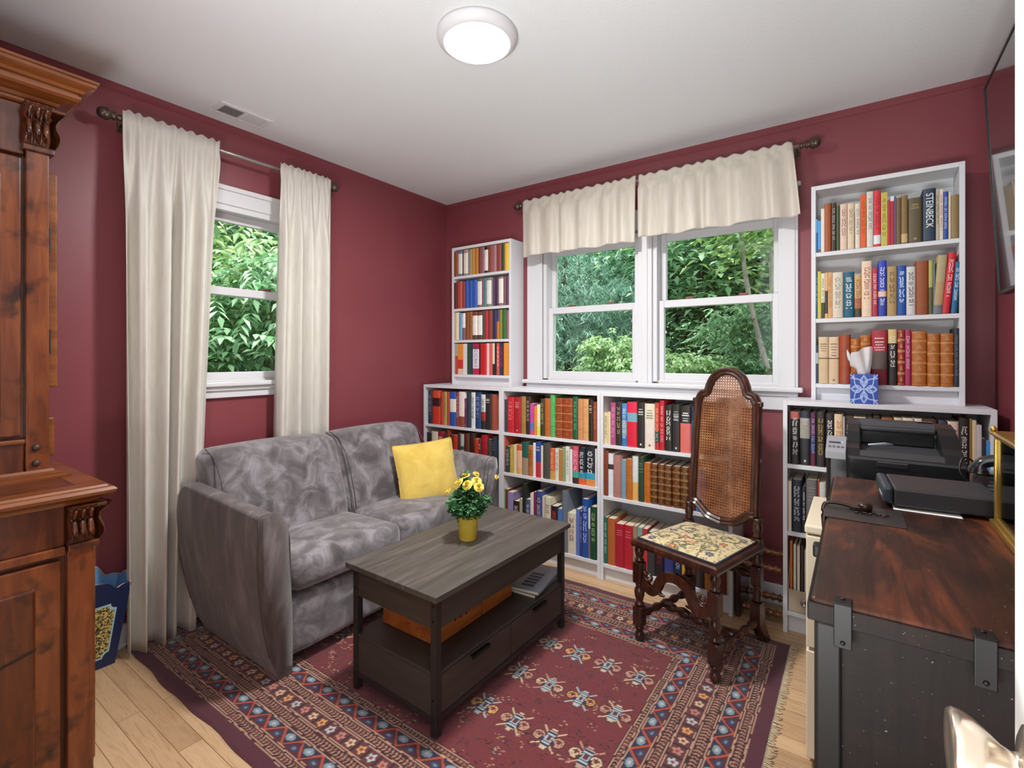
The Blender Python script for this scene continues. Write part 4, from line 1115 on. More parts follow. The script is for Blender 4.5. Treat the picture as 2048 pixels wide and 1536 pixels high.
Zs = SEAT+.016+.016*np.clip(1-u**4, 0, 1)**.6*np.clip(1-vv**4, 0, 1)**.6
me = color_grid_mesh('seat_pad', np.stack([X*sc_, Y-.004, Zs], -1).reshape(-1, 3), nu, nv, C.reshape(-1, 3), attr_mat('tapestry', .95, .2, .35, 500))
o = bpy.data.objects.new('seat_pad', me); COL.objects.link(o); o.parent = t
b = MB(); e = [(-.181, -.004), (.181, -.004), (.168, VB-.004), (-.168, VB-.004)]
b.tube([(x, y, SEAT+.014) for x, y in e], .0055, 8, closed=True); b.build('piping', plain('1f2836', .8), o)
b = MB(); b.prism([(-.176, 0), (.176, 0), (.164, VB-.008), (-.164, VB-.008)], SEAT-.02, SEAT+.013); b.build('seat_base', M_CHAIR, t)
# back: moulded frame and cane panel, leaning slightly
LEAN = Matrix.Translation((0, VB+.004, 0)) @ Matrix(((1, 0, 0, 0), (0, 1, .085, -.085*.5), (0, 0, 1, 0), (0, 0, 0, 1)))
lower = spline([(-.152, .552), (-.125, .552), (-.095, .525), (-.06, .497), (0, .485)] and [Vector((a, 0, c)) for a, c in ((-.152, .556), (-.128, .552), (-.098, .528), (-.062, .503), (0, .492))], 6)
side = [Vector((-.152, 0, .556)), Vector((-.15, 0, .8)), Vector((-.146, 0, 1.0)), Vector((-.144, 0, 1.04))]
top = spline([Vector((a, 0, c)) for a, c in ((-.144, 1.04), (-.128, 1.072), (-.1, 1.085), (-.09, 1.115), (-.07, 1.155), (-.035, 1.18), (0, 1.187))], 6)
left = list(reversed(lower))[:0]+side[:-1]+top
outline = left+mirror(left)[1:]+mirror(lower)[1:]+list(reversed(mirror([Vector((-p.x, 0, p.z)) for p in lower])))[0:0]
# lower edge runs from right end back to the left end
low_full = mirror(lower)[::-1]      # centre -> right reversed
lowpts = [Vector((-p.x, 0, p.z)) for p in lower]+[]          # right end -> centre
outline = left+mirror(left)[1:]+lowpts[1:-1]+[lower[-1]]+list(reversed(lower))[1:-1]
fprof = [(-.022, .0), (-.02, -.012), (-.012, -.019), (-.004, -.014), (.004, -.02), (.012, -.014), (.016, -.004), (.016, .01), (-.018, .012)]
b = MB(); b.sweep(outline, fprof, (0, -1, 0) and (0, 1, 0), True, 0, False)
for sx in (-1, 1):      # small ears at the shoulders
    b.cbox(sx*.147-.02, sx*.147+.02, -.016, .01, 1.028, 1.052, .005)
b.v = [tuple(LEAN @ Vector(p)) for p in b.v]; b.build('back_frame', M_CHAIRM, t)
def inside(px, pz, poly):
    c = False; n = len(poly)
    for i in range(n):
        a, d = poly[i], poly[i-1]
        if (a.z > pz) != (d.z > pz) and px < (d.x-a.x)*(pz-a.z)/(d.z-a.z)+a.x: c = not c
    return c
b = MB(); P = .0125; wv = .0018
def strand(p, d, hw, y):
    # clip a straight strand to the outline by walking along it
    L = 900; run = None; st = .003; s = -.9
    while s < .9:
        q = (p[0]+d[0]*s, p[1]+d[1]*s); ins = abs(q[0]) < .16 and .48 < q[1] < 1.19 and inside(q[0], q[1], outline)
        if ins and run is None: run = s
        if (not ins) and run is not None:
            a0, a1 = run-st, s; nx, nz = -d[1]*hw, d[0]*hw
            A = (p[0]+d[0]*a0, p[1]+d[1]*a0); B = (p[0]+d[0]*a1, p[1]+d[1]*a1)
            vs = []
            for yy in (y-.0006, y+.0006): vs += [(A[0]+nx, yy, A[1]+nz), (A[0]-nx, yy, A[1]-nz), (B[0]-nx, yy, B[1]-nz), (B[0]+nx, yy, B[1]+nz)]
            b.add(vs, [(0, 1, 2, 3), (7, 6, 5, 4), (0, 4, 5, 1), (2, 6, 7, 3), (1, 5, 6, 2), (3, 7, 4, 0)])
            run = None
        s += st
for k in range(-15, 16): strand((k*P, .83), (0, 1), wv, .0)
for k in range(0, 63): strand((0, .47+k*P), (1, 0), wv, -.0012)
r2 = math.sqrt(.5)
for k in range(-45, 46):
    strand((k*P*1.0, .83), (r2, r2), .0009, .0014); strand((k*P*1.0, .83), (-r2, r2), .0009, -.0024)
b.v = [tuple(LEAN @ Vector(p)) for p in b.v]
b.build('cane_panel', mottled('woven_cane', [(.3, '6e3c1c'), (.55, '8f5830'), (.75, 'a87448')], 12, .5, 3), t)

# ------------------------------------------------------------ armoire
t = thing('armoire', 'tall two-part antique cherry armoire with carved corner brackets at the left edge', 'armoire', (.36, -2.85, 0))
Oa = Vector((-.36, 2.85, 0)); YE = -2.35; XF = .70; YN = -3.02
def ap(nm, m, par, *boxes, c=.004):
    b = MB(); MM = Matrix.Translation(Oa)
    for q in boxes: b.cbox(*q, c, 0, MM)
    return b.build(nm, m, par)
# lower body
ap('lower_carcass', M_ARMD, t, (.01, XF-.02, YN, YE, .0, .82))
ap('frieze', M_ARMD, t, (XF-.02, XF, YN, YE-.06, .70, .82))
ap('frieze_moulding', M_ARM, t, (XF-.02, XF+.008, YN, YE-.06, .675, .7))
ap('corner_stile', M_ARM, t, (XF-.02, XF+.012, YE-.058, YE+.004, .0, .70))
def edge_strip(z0, z1, x0, x1, name='end_board'):
    return ap(name, M_ARMH, t, (x0, x1, YE, YE+.022, z0, z1), c=.006)
edge_strip(.0, .72, .08, XF-.04)
# door of the lower part: frame with recessed fielded panel and an oblique crack
o = ap('door', M_ARM, t, (XF-.019, XF+.002, YE-.62, YE-.07, .03, .66))
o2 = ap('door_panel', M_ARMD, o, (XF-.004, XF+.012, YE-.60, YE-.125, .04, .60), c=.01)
b = MB(); b.tube([tuple(Vector((XF+.0135, YE-.125, .43))+Oa), tuple(Vector((XF+.0135, YE-.3, .385))+Oa), tuple(Vector((XF+.0135, YE-.5, .34))+Oa)], .003, 5, flat=.5); b.build('crack', plain('1c0d06', .9), o)
# moulded top of the lower part
def moulding(name, prof, z, x, ye, m):
    """profile (out, up) swept along the front and round the far end"""
    b = MB(); rings = []
    for (px, py, ox, oy) in ((x, YN, 1, 0), (x, ye, 1, 1), (.01, ye, 0, 1)):
        rings.append([tuple(Vector((px+ox*a, py+oy*a, z+c))+Oa) for a, c in prof])
    b.rings(rings, True, True, 0, False); return b.build(name, m, t)
moulding('counter', [(-.03, 0), (.012, 0), (.018, .012), (.03, .014), (.047, .024), (.052, .034), (.045, .042), (.034, .044), (.03, .05), (-.03, .05)], .82, XF, YE, M_ARMH)
ap('counter_board', M_ARMD, t, (.01, XF+.02, YN, YE+.03, .855, .8695))
# upper part
XU, YU = .46, -2.402
moulding('waist_moulding', [(-.03, 0), (.05, 0), (.05, .006), (.035, .01), (.035, .016), (.018, .02), (.012, .028), (-.03, .03)], .8695, XU, YU, M_ARMH)
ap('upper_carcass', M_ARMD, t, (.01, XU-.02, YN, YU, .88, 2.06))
ap('corner_stile', M_ARM, t, (XU-.02, XU+.012, YU-.052, YU+.004, .885, 1.93))
ap('lower_rail', M_ARMD, t, (XU-.02, XU+.004, YN, YU-.052, .885, .99))
ap('rail_bead', M_ARMH, t, (XU-.02, XU+.012, YN, YU-.052, .985, 1.0))
ap('frieze', M_ARMD, t, (XU-.02, XU+.002, YN, YU-.052, 1.9, 2.06))
ap('end_board', M_ARMH, t, (.06, XU-.03, YU, YU+.034, 1.16, 1.87), (.06, XU-.03, YU, YU+.026, .93, 1.06), c=.006)
o = ap('door', M_ARM, t, (XU-.019, XU+.002, YU-.75, YU-.06, 1.01, 1.89))
ap('door_panel', M_ARMD, o, (XU-.004, XU+.006, YU-.73, YU-.105, 1.06, 1.83), c=.008); ap('door_panel', M_ARM, o, (XU+.0, XU+.018, YU-.7, YU-.14, 1.10, 1.79), c=.014)
b = MB()
for z in (1.05, 1.10): b.lathe([(.011, 0), (.011, .004), (.007, .008), (.001, .009)], 14, Matrix.Translation(Vector((XU+.012, YU-.028, z-.13))+Oa) @ Matrix.Rotation(R(90), 4, 'Y'))
b.build('peg', plain('4a3a30', .45, .5), t)
ap('hinge', plain('3b3632', .4, .7), t, (XU-.002, XU+.006, YU+.003, YU+.009, 1.60, 1.68), (XU-.002, XU+.006, YU+.003, YU+.009, 1.27, 1.35), c=.001)
moulding('cornice', [(-.03, 0), (.01, 0), (.016, .004), (.016, .012), (.022, .014), (.028, .024), (.042, .03), (.062, .036), (.07, .044), (.07, .054), (.064, .056), (.064, .062), (.074, .064), (.08, .072), (.094, .08), (.102, .086), (.102, .096), (.108, .098), (.108, .106), (-.03, .106)], 2.06, XU, YU, M_ARMH)
def bracket(name, z0, z1, x, y, wd, out):
    """carved acanthus console on the corner stile, also returning round the end"""
    b = MB(); n = 22
    def prof(v): return out*(.25+.75*(v**1.5))+.012*math.sin(v*PI*2.2)
    def f(u, v):
        lobes = .010*abs(math.sin(u*PI*3))*(.4+.6*math.sin(PI*v))
        return tuple(Vector((x+prof(v)+lobes-.006, y-wd+u*wd, z0+(z1-z0)*v))+Oa)
    b.grid(f, 24, n)
    def g(u, v):
        lobes = .008*abs(math.sin(u*PI*2))*(.4+.6*math.sin(PI*v)); return tuple(Vector((x+prof(v)*(1-u)-.05*u, y+(prof(v)*.8+lobes)*(1-.5*u*u), z0+(z1-z0)*v))+Oa)
    b.grid(g, 14, n)
    b.cbox(*(x-.03, x+.018, y-wd, y+.012, z0-.016, z0+.004), .004, 0, Matrix.Translation(Oa)); b.cbox(*(x-.03, x+out*.9, y-wd, y+out*.7, z1-.012, z1), .004, 0, Matrix.Translation(Oa))
    for k in range(3): b.tube([tuple(Vector((x+prof(v/10)+.008, y-wd*(.2+.3*k), z0+(z1-z0)*v/10))+Oa) for v in range(1, 10)], [.006*math.sin(PI*v/10)+.002 for v in range(1, 10)], 7)
    return b.build(name, M_CARVE, t)
bracket('carved_bracket', .70, .818, XF+.004, YE+.004, .062, .038); bracket('carved_bracket', 1.93, 2.058, XU+.004, YU+.004, .066, .046)

# ------------------------------------------------------------ blue painted bin
t = thing('waste_bin', 'dark blue painted bin with scalloped rim and speckled gold panel beside the armoire', 'waste bin', (.065, -2.23, 0))
Ob = Vector((-.065, 2.23, 0)); M_NAVY = plain('15244a', .35, name='navy_lacquer'); M_SKY = plain('6f9fc9', .5, name='sky_blue_inside')
b0 = [(.022, -2.335), (.118, -2.335), (.118, -2.125), (.022, -2.125)]; b1 = [(.008, -2.34), (.15, -2.34), (.15, -2.078), (.008, -2.078)]
def bin_side(i, name, hi, dip):
    j = (i+1) % 4; b = MB(); A0, B0, A1, B1 = [Vector((*p, 0)) for p in (b0[i], b0[j], b1[i], b1[j])]; n = 24
    cen = Vector((.07, -2.23, 0)); front = []; back = []
    for k in range(n+1):
        u = k/n; ph = abs(2*u-1); h = .325+hi*(math.cos(ph*PI*.9)*.5+.5)-dip*math.exp(-((ph-.62)/.13)**2)
        lo = A0.lerp(B0, u); up = A1.lerp(B1, u); up = lo.lerp(up, h/.33); up.z = h
        front.append((lo, up)); inw = (cen-lo).normalized()*.006; back.append((lo+inw, up+inw))
    vs = [tuple(p+Ob) for pr in front for p in pr]+[tuple(p+Ob) for pr in back for p in pr]; m = 2*(n+1); fs = []; 
    b.add(vs, [(2*k, 2*k+2, 2*k+3, 2*k+1) for k in range(n)], 0); b.add(vs, [(m+2*k+1, m+2*k+3, m+2*k+2, m+2*k) for k in range(n)], 1)
    b.add(vs, [(2*k+1, 2*k+3, m+2*k+3, m+2*k+1) for k in range(n)], 2)
    o = b.build(name, [M_NAVY, M_SKY, plain('c4a08a', .5)], t); return o, front
fo_ = None
for i, (hi, dip) in enumerate(((.03, .012), (.03, .02), (.03, .012), (.075, .02))):
    o, fr = bin_side(i, 'side_panel', hi, dip)
    if i == 1: fo_ = (o, fr)
# painted cartouche on the front
o, fr = fo_; A = fr[3]; Z_ = fr[-4]
def on_front(u, v, off=.0008):
    k = u*(len(fr)-1); i = min(int(k), len(fr)-2); f = k-i; lo = fr[i][0].lerp(fr[i+1][0], f); up = fr[i][0].lerp(fr[i+1][0], f)
    lo2 = Vector((b0[1][0], b0[1][1], 0)).lerp(Vector((b0[2][0], b0[2][1], 0)), u); up2 = Vector((b1[1][0], b1[1][1], .325)).lerp(Vector((b1[2][0], b1[2][1], .325)), u)
    p = lo2.lerp(up2, v); p.x += off; return tuple(p+Ob)
def cart(off, ins):
    pts = []
    for (cx_, cy_, a0) in ((.86-ins, .80-ins, 180), (.14+ins, .80-ins, 270), (.14+ins, .12+ins, 0), (.86-ins, .12+ins, 90)):
        for k in range(7):
            a = R(a0+90-90*k/6) if False else R(a0+90*(1-k/6)); r = .09
            pts.append(on_front(cx_+r*math.cos(a)*1.0, cy_+r*math.sin(a)*.75, off))
    return pts
b = MB(); q = cart(.0008, 0); b.add(q, [tuple(range(len(q)))]); b.build('painted_border', plain('9cc4c8', .5), o)
m_, nt, bb = bsdf('gold_speckle'); vo = nt.nodes.new('ShaderNodeTexVoronoi'); vo.inputs['Scale'].default_value = 110; nt.links.new(coords(nt), vo.inputs['Vector'])
f = noise(nt, coords(nt, (1, 1, 1)), 150, 2); nt.links.new(ramp(nt, [(.42, '1a1a22'), (.47, '7a6a2e'), (.6, 'd2bc72')], f), bb.inputs['Base Color']); bb.inputs['Roughness'].default_value = .5
b = MB(); q = cart(.0016, .025); b.add(q, [tuple(range(len(q)))]); b.build('painted_panel', m_, o)
b = MB(); b.prism([tuple((Vector((*p, 0))+Ob)[:2]) for p in b0], .0, .006); b.build('base', M_NAVY, t)

# ------------------------------------------------------------ rug
def rug():
    x0, x1, y0, y1 = .0, 2.383, -2.066, -.39; step = .004; nu = int((x1-x0)/step); nv = int((y1-y0)/step)
    X, Y = np.meshgrid(np.linspace(x0, x1, nu+1), np.linspace(y0, y1, nv+1)); rs = np.random.RandomState(3)
    d = np.stack([X-x0, x1-X, Y-y0, y1-Y]); near = d.argmin(0); D = d.min(0); S = np.where(near < 2, Y-y0, X-x0)
    D = D+.0015*np.sin(S*23)+.001*np.sin(S*61)
    C = np.zeros(X.shape+(3,)); L = lambda h: np.array(lin(h))
    FIELD, DK, SAL, NAVY, BLUE, RED, CREAM, PL = map(L, ('6a272c', '2e151a', 'b48a72', '22243a', '7a8b94', '9c4232', 'c4ae8c', '4e1e2c'))
    C[:] = FIELD
    def put(mask, c): C[mask] = c
    put(D < .05, PL)
    def lines(a, n=3, wd=.010):
        for k in range(n): put((D >= a+k*wd/n) & (D < a+(k+1)*wd/n), SAL if k % 2 == 0 else DK)
    def hatch(a, c, ph):
        t_ = (D-a)/(c-a); m = (t_ >= 0) & (t_ < 1); put(m, DK*1.1)
        z = ((S/.016+ph+.5*np.abs(t_-.5)*2) % 1); put(m & (z < .34) & (np.abs(t_-.5) < .36), SAL*.9)
        put(m & (z > .55) & (z < .68) & (np.abs(t_-.5) < .3), RED*.8)
    def tri(a, c):
        t_ = (D-a)/(c-a); m = (t_ >= 0) & (t_ < 1); put(m, L('3a1820'))
        p = .104; s = (S/p) % 1; zig = np.abs(2*s-1); up = t_-zig
        put(m & (up > .12) & (t_ > .1), NAVY); put(m & (up < -.12) & (t_ < .9), L('4a1c26'))
        r = np.hypot((s-.5)*1.3, t_-.66); put(m & (r < .25) & (up > .16), BLUE); put(m & (r < .1) & (up > .16), L('a4aeb0'))
        s2 = ((S/p)+.5) % 1; r2 = np.hypot((s2-.5)*1.3, t_-.34); put(m & (r2 < .22) & (up < -.18), L('2c3556')); put(m & (r2 < .09) & (up < -.18), BLUE*.8)
        put(m & (np.abs(up) < .10), RED*1.15); put(m & (np.abs(np.abs(up)-.13) < .025), DK)
    def flower(a, c):
        t_ = (D-a)/(c-a); m = (t_ >= 0) & (t_ < 1); put(m, L('5c2c30'))
        p = .052; k = np.floor(S/p); s = (S/p) % 1-.5; r = np.hypot(s*1.1, t_-.5); an = np.arctan2(t_-.5, s)
        cols = [CREAM, L('c79558'), L('a8b4b4'), L('b07a6a')]
        for i, cc in enumerate(cols): put(m & (r < .30+.07*np.cos(5*an)) & (k % 4 == i), cc)
        put(m & (r < .13), RED*.8); put(m & (np.abs(np.abs(s)-.5) < .06), DK)
    lines(.050); hatch(.060, .086, 0); lines(.086); tri(.096, .15); lines(.15); hatch(.16, .195, .3); lines(.195); flower(.205, .255); lines(.255); hatch(.265, .295, .5); lines(.295); tri(.305, .357); lines(.357); hatch(.367, .385, 0); lines(.385, 2, .007)
    F = D > .392
    # field speckle and small sprigs
    n1 = rs.rand(*X.shape); 
    C[F] *= (1+.16*(n1[F]-.5))[:, None]
    for _ in range(1100):
        a, c = rs.uniform(x0+.4, x1-.4), rs.uniform(y0+.4, y1-.4); j = int((c-y0)/step); i = int((a-x0)/step); h = [DK, DK*.8, L('4a3a3a'), L('3a2a36'), L('b08a6a')][rs.randint(5)]
        for _k in range(rs.randint(3, 7)):
            jj = min(max(j+rs.randint(-3, 4), 0), nv); ii = min(max(i+rs.randint(-4, 5), 0), nu)
            if F[jj, ii]: C[jj, ii] = h; 
            if F[jj, min(ii+1, nu)] and rs.rand() < .6: C[jj, min(ii+1, nu)] = h
    # staggered crab-like motifs
    def motif(mx, my, s, c1, c2):
        i0, i1 = int((mx-.075*s-x0)/step), int((mx+.075*s-x0)/step); j0, j1 = int((my-.075*s-y0)/step), int((my+.075*s-y0)/step)
        i0, j0 = max(i0, 0), max(j0, 0); sub = C[j0:j1, i0:i1]; u = (X[j0:j1, i0:i1]-mx)/s; v = (Y[j0:j1, i0:i1]-my)/s; a = np.abs(u)
        def p(m, c): sub[m] = c
        p((a < .018) & (np.abs(v) < .044), L('9fb0b4')); p((a < .024) & (np.abs(np.abs(v)-.034) < .004), DK); p((a < .009) & (np.abs(v) < .012), FIELD*.8); p((a < .03) & (np.abs(v) < .02) & ((a > .02) | (np.abs(v) > .015)), NAVY)
        for vy in (.03, -.01):
            r = np.hypot(a-.042, v-.004); an = np.arctan2(v-.004, a-.042)
        sp_ = np.hypot(a-.043, v); p((np.abs(sp_-.021) < .0042) & ((a > .036) | (v > 0)), c1); p((np.abs(sp_-.0105) < .0036) & (v < .004), c1); p(np.abs(sp_-.0265) < .0022, DK)
        for q in (.0, 1.0):
            e = np.abs((v-.03)-(a-.02)*.9*(1 if q == 0 else -1)+ (0 if q == 0 else .06)); p((e < .0045) & (a > .02) & (a < .052) & (np.abs(v) > .018), c2)
        p((a < .012) & (np.abs(np.abs(v)-.052) < .006), c2)
    cols = [(SAL, L('c9b08a')), (CREAM, SAL), (L('c79558'), L('9fb0b4')), (SAL, CREAM)]
    k = 0
    for my in (-.985, -1.22, -1.45):
        for mx in np.arange(.45, 2.0, .134):
            motif(mx, my, .82, *cols[(k*5+int(my*40)) % 4]); k += 1
    C *= (1+.10*(rs.rand(*X.shape)-.5))[..., None]
    edge = .004*np.sin(X*9)+.003*np.sin(X*23+1); Ye = Y+np.where(np.abs(Y-y0) < .06, edge*(1-(Y-y0)/.06), 0)
    Z = .0075+.0012*np.sin(X*7+Y*5)*np.clip(D/.03, 0, 1)-.0055*np.clip(1-D/.006, 0, 1)
    me = color_grid_mesh('rug', np.stack([X, Ye, Z], -1).reshape(-1, 3), nu, nv, np.clip(C, 0, 1).reshape(-1, 3), attr_mat('rug_pile', .98, .25, .5, 700))
    o = bpy.data.objects.new('rug', me); COL.objects.link(o)
    tag(o, 'dark red oriental rug with banded borders under the coffee table and sofa', 'rug')
    b = MB(); r = random.Random(2)
    for yy in np.arange(y0+.01, y1-.005, .0065):
        L_ = r.uniform(.012, .03); b.tube([(x1-.003, yy, .005), (x1+L_*.5, yy+r.uniform(-.004, .004), .004), (x1+L_, yy+r.uniform(-.008, .008), .002)], .0016, 4)
    for yy in np.arange(y0+.01, y1-.005, .0075): b.tube([(x0+.003, yy, .005), (x0-.012, yy, .003)], .0016, 4)
    f = b.build('fringe', plain('c9b99c', .95), o); f['kind'] = 'stuff'
    b = MB(); b.box(x0+.004, x1-.004, y0+.008, y1-.008, 0, .003); b.build('backing', plain('3a1a22', .95), o)
rug()
# ------------------------------------------------------------ wooden trunk
ZT = .92
def trunk_mat(name, lo, mid, hi, rough):
    m, nt, bb = bsdf(name); v = coords(nt, (3, 1, 3))
    bb.inputs['Specular IOR Level'].default_value = .25; f = noise(nt, v, 3.2, 7, .62, .8); c = ramp(nt, [(.3, lo), (.52, mid), (.68, hi)], f)
    g = noise(nt, coords(nt, (24, 1.2, 1)), 4, 5, .65, .6); c = mixc(nt, .45, c, ramp(nt, [(.35, '3a2a22'), (.6, 'ffffff')], g), 'MULTIPLY')
    s = noise(nt, coords(nt), 210, 2, .5); mr = nt.nodes.new('ShaderNodeMapRange'); mr.inputs[1].default_value = .72; mr.inputs[2].default_value = .76; nt.links.new(s, mr.inputs[0])
    c = mixc(nt, mr.outputs[0], c, lin('8a7668')); nt.links.new(c, bb.inputs['Base Color'])
    rr = nt.nodes.new('ShaderNodeMapRange'); rr.inputs[3].default_value = rough-.1; rr.inputs[4].default_value = rough+.15; nt.links.new(f, rr.inputs[0]); nt.links.new(rr.outputs[0], bb.inputs['Roughness'])
    bump(nt, bb, f, .25, .004); return m
M_TRT = trunk_mat('worn_trunk_lid', '1c1210', '3a2118', '6e3a22', .36); M_TRB = trunk_mat('dark_trunk_boards', '110b09', '1b110d', '281913', .55)
M_IRON = plain('191716', .45, .4, name='black_iron')
t = thing('trunk', 'large old dark wooden trunk with iron straps along the right wall', 'trunk', (2.805, -1.59, 0))
Ot = Matrix.Translation((-2.805, 1.59, 0)); TX0, TX1, TY0, TY1 = 2.565, 3.045, -2.025, -1.155
def kp(nm, m, par, *boxes, c=.004):
    b = MB()
    for q in boxes: b.cbox(*q, c, 0, Ot)
    return b.build(nm, m, par)
kp('body', M_TRB, t, (TX0+.012, TX1-.012, TY0+.012, TY1-.012, .36, .887))
kp('plinth', M_TRB, t, (TX0+.006, TX1-.006, TY0+.006, TY1-.006, .33, .375), (TX0+.02, TX0+.08, TY0+.02, TY0+.08, .0, .34), (TX1-.08, TX1-.02, TY0+.02, TY0+.08, .0, .34), (TX0+.02, TX0+.08, TY1-.08, TY1-.02, .0, .34), (TX1-.08, TX1-.02, TY1-.08, TY1-.02, .0, .34))
kp('corner_post', M_IRON, t, (TX0+.006, TX0+.036, TY0+.004, TY0+.02, .376, .886), (TX0+.004, TX0+.02, TY0+.006, TY0+.036, .3765, .8855), c=.003)
o = kp('lid', M_TRT, t, (TX0, TX1, TY0, TY1, .887, ZT), c=.005)
kp('lid_band', M_TRB, o, (TX0-.003, TX1+.003, TY0-.004, TY0, .889, .914), (TX0-.004, TX0, TY0-.003, TY1+.003, .89, .913), c=.001)
for x in (2.603, 2.745, 2.95):
    kp('strap', M_IRON, t, (x-.0105, x+.0105, TY0-.0075, TY0-.004, .862, ZT+.002), (x-.0105, x+.0105, TY0-.006, TY0+.018, ZT, ZT+.003), c=.0012)
b = MB()
for x in (2.603, 2.745, 2.95):
    for p in ((x, TY0-.008, .87), (x, TY0+.01, ZT+.003)): b = MB(); b.lathe([(.0032, 0), (.0026, .0014), (.0008, .002)], 10, Ot @ Matrix.Translation(p) @ (Matrix.Rotation(R(90), 4, 'X') if p[2] < .9 else Matrix.Identity(4))); b.build('rivet', M_IRON, t)
# hasp across the long side and its staple
b = MB(); b.cbox(TX0-.006, TX0+.135, -1.60, -1.47, ZT, ZT+.002, .001, 0, Ot); b.cbox(TX0-.006, TX0-.002, -1.60, -1.47, .87, ZT+.001, .001, 0, Ot); b.build('hasp_plate', plain('3f3a38', .42, .55), t)
b = MB(); b.tube([Ot @ Vector(p) for p in spline([(TX0-.008, -1.505, .86), (TX0-.01, -1.505, .915), (TX0+.005, -1.505, .929), (TX0+.05, -1.51, .927)], 6)], .0038, 8)
b.lathe([(.001, 0), (.012, .001), (.0135, .006), (.0135, .012), (.011, .016), (.001, .017)], 16, Ot @ Matrix.Translation((TX0+.068, -1.512, ZT+.002))); b.cbox(TX0+.04, TX0+.07, -1.522, -1.50, ZT+.002, ZT+.011, .002, 0, Ot)
for k in range(5): b.tube([Ot @ Vector((TX0+.05+.012*k, -1.545+.006*(k % 2), ZT+.004)), Ot @ Vector((TX0+.06+.012*k, -1.54-.004*(k % 2), ZT+.006))], .0018, 6)
b.build('hasp', plain('3a2c28', .3, .6), t)
kp('keyhole_knob', M_IRON, t, (TX0-.016, TX0-.003, -1.735, -1.71, .875, .9), c=.004)

# ------------------------------------------------------------ cream file cabinet with printer on top
t = thing('file_cabinet', 'cream metal file cabinet standing behind the trunk and carrying the printer', 'file cabinet', (2.70, -.88, 0))
Of = Matrix.Translation((-2.70, .88, 0)); M_CREAM = plain('dccdb4', .45, name='cream_enamel')
def fp(nm, m, par, *boxes, c=.004):
    b = MB()
    for q in boxes: b.cbox(*q, c, 0, Of)
    return b.build(nm, m, par)
fp('body', M_CREAM, t, (2.488, 2.912, -1.055, -.70, .02, .715)); fp('lid', M_CREAM, t, (2.486, 2.914, -1.083, -.70, .717, .744), c=.006)
for z0, z1 in ((.03, .36), (.37, .712)):
    o = fp('drawer', M_CREAM, t, (2.49, 2.91, -1.083, -1.056, z0, z1)); b = MB(); b.lathe([(.006, 0), (.006, .012), (.013, .016), (.014, .022), (.009, .027), (.001, .028)], 16, Of @ Matrix.Translation((2.538, -1.083, z1-.06)) @ Matrix.Rotation(R(90), 4, 'X')); b.build('knob', plain('6a645c', .3, .8), o)
fp('plinth', plain('8a8072', .6), t, (2.50, 2.90, -1.04, -.71, 0, .03))

t = thing('printer', 'black laser printer with grey control panel on the cream file cabinet', 'printer', (2.705, -.86, .744))
Op = Matrix.Translation((-2.705, .86, -.744)); M_PB = plain('151517', .36, name='black_plastic'); M_PG = plain('39393c', .45, name='dark_grey_plastic'); M_PL = plain('8d8d92', .5, name='grey_panel_plastic'); M_PV = plain('0d0d0f', .25)
X0, X1, Y0, Y1, Z0, ZF, ZB = 2.54, 2.872, -1.035, -.67, .744, .965, 1.045
def pp(nm, m, par, *boxes, c=.004):
    b = MB()
    for q in boxes: b.cbox(*q, c, 0, Op)
    return b.build(nm, m, par)
def pprism(nm, poly, xa, xb, m, par=None):
    """side profile (y, z) extruded along x"""
    b = MB(); n = len(poly); b.rings([[tuple(Op @ Vector((x, y, z))) for y, z in poly] for x in (xa, xb)], True, True, 0, False); return b.build(nm, m, par or t)
pp('body', M_PB, t, (X0, X1, Y0+.012, Y1, Z0+.01, ZF-.005), c=.012)
pp('front_cover', M_PB, t, (X0+.052, X1-.002, Y0, Y0+.02, Z0+.09, ZF-.002), c=.01); pp('paper_tray', M_PB, t, (X0+.004, X1-.004, Y0+.002, Y0+.03, Z0+.008, Z0+.085), c=.006)
pprism('top_shell', [(Y0+.01, ZF-.012), (Y0+.06, ZF+.012), (-.92, ZF+.02), (-.90, ZF+.02), (-.86, ZF+.05), (-.80, ZB-.012), (-.72, ZB), (Y1, ZB-.02), (Y1, ZF-.02)], X0+.052, X0+.085, M_PB)
pprism('top_shell', [(Y0+.01, ZF-.012), (Y0+.06, ZF+.014), (-.93, ZF+.024), (-.86, ZF+.055), (-.80, ZB-.01), (-.72, ZB-.004), (Y1, ZB-.03), (Y1, ZF-.02)], X1-.05, X1-.006, M_PB)
pprism('output_tray', [(Y0+.01, ZF-.012), (Y0+.055, ZF+.008), (-.955, ZF+.004), (-.93, ZF-.002), (-.80, ZF+.006), (-.79, ZF+.03), (-.765, ZB-.004), (-.72, ZB), (Y1, ZB-.02), (Y1, ZF-.02)], X0+.084, X1-.049, M_PG)
pp('exit_slot', M_PV, t, (X0+.09, X1-.055, -.812, -.795, ZF+.008, ZF+.05), c=.002); pp('roller_bar', plain('2b2b2f', .25), t, (X0+.085, X1-.05, -.825, -.80, ZF+.048, ZF+.066), c=.006)
o = pprism('control_panel', [(Y0+.004, ZF-.018), (Y0+.006, ZF+.002), (-.925, ZF+.035), (-.90, ZF+.035), (-.90, ZF-.018)], X0-.002, X0+.05, M_PL)
b = MB(); sl = math.atan2(.033, .104)
MP = Op @ Matrix.Translation((X0+.024, -.978, ZF+.0187)) @ Matrix.Rotation(sl, 4, 'X')
b.cbox(-.019, .012, .008, .017, -.0, .0018, .0005, 0, MP); b.build('display', plain('3c3f46', .2), o)
b = MB()
for k in range(4): b.cbox(-.02+.011*k, -.013+.011*k, -.022, -.014, 0, .003, .001, 0, MP)
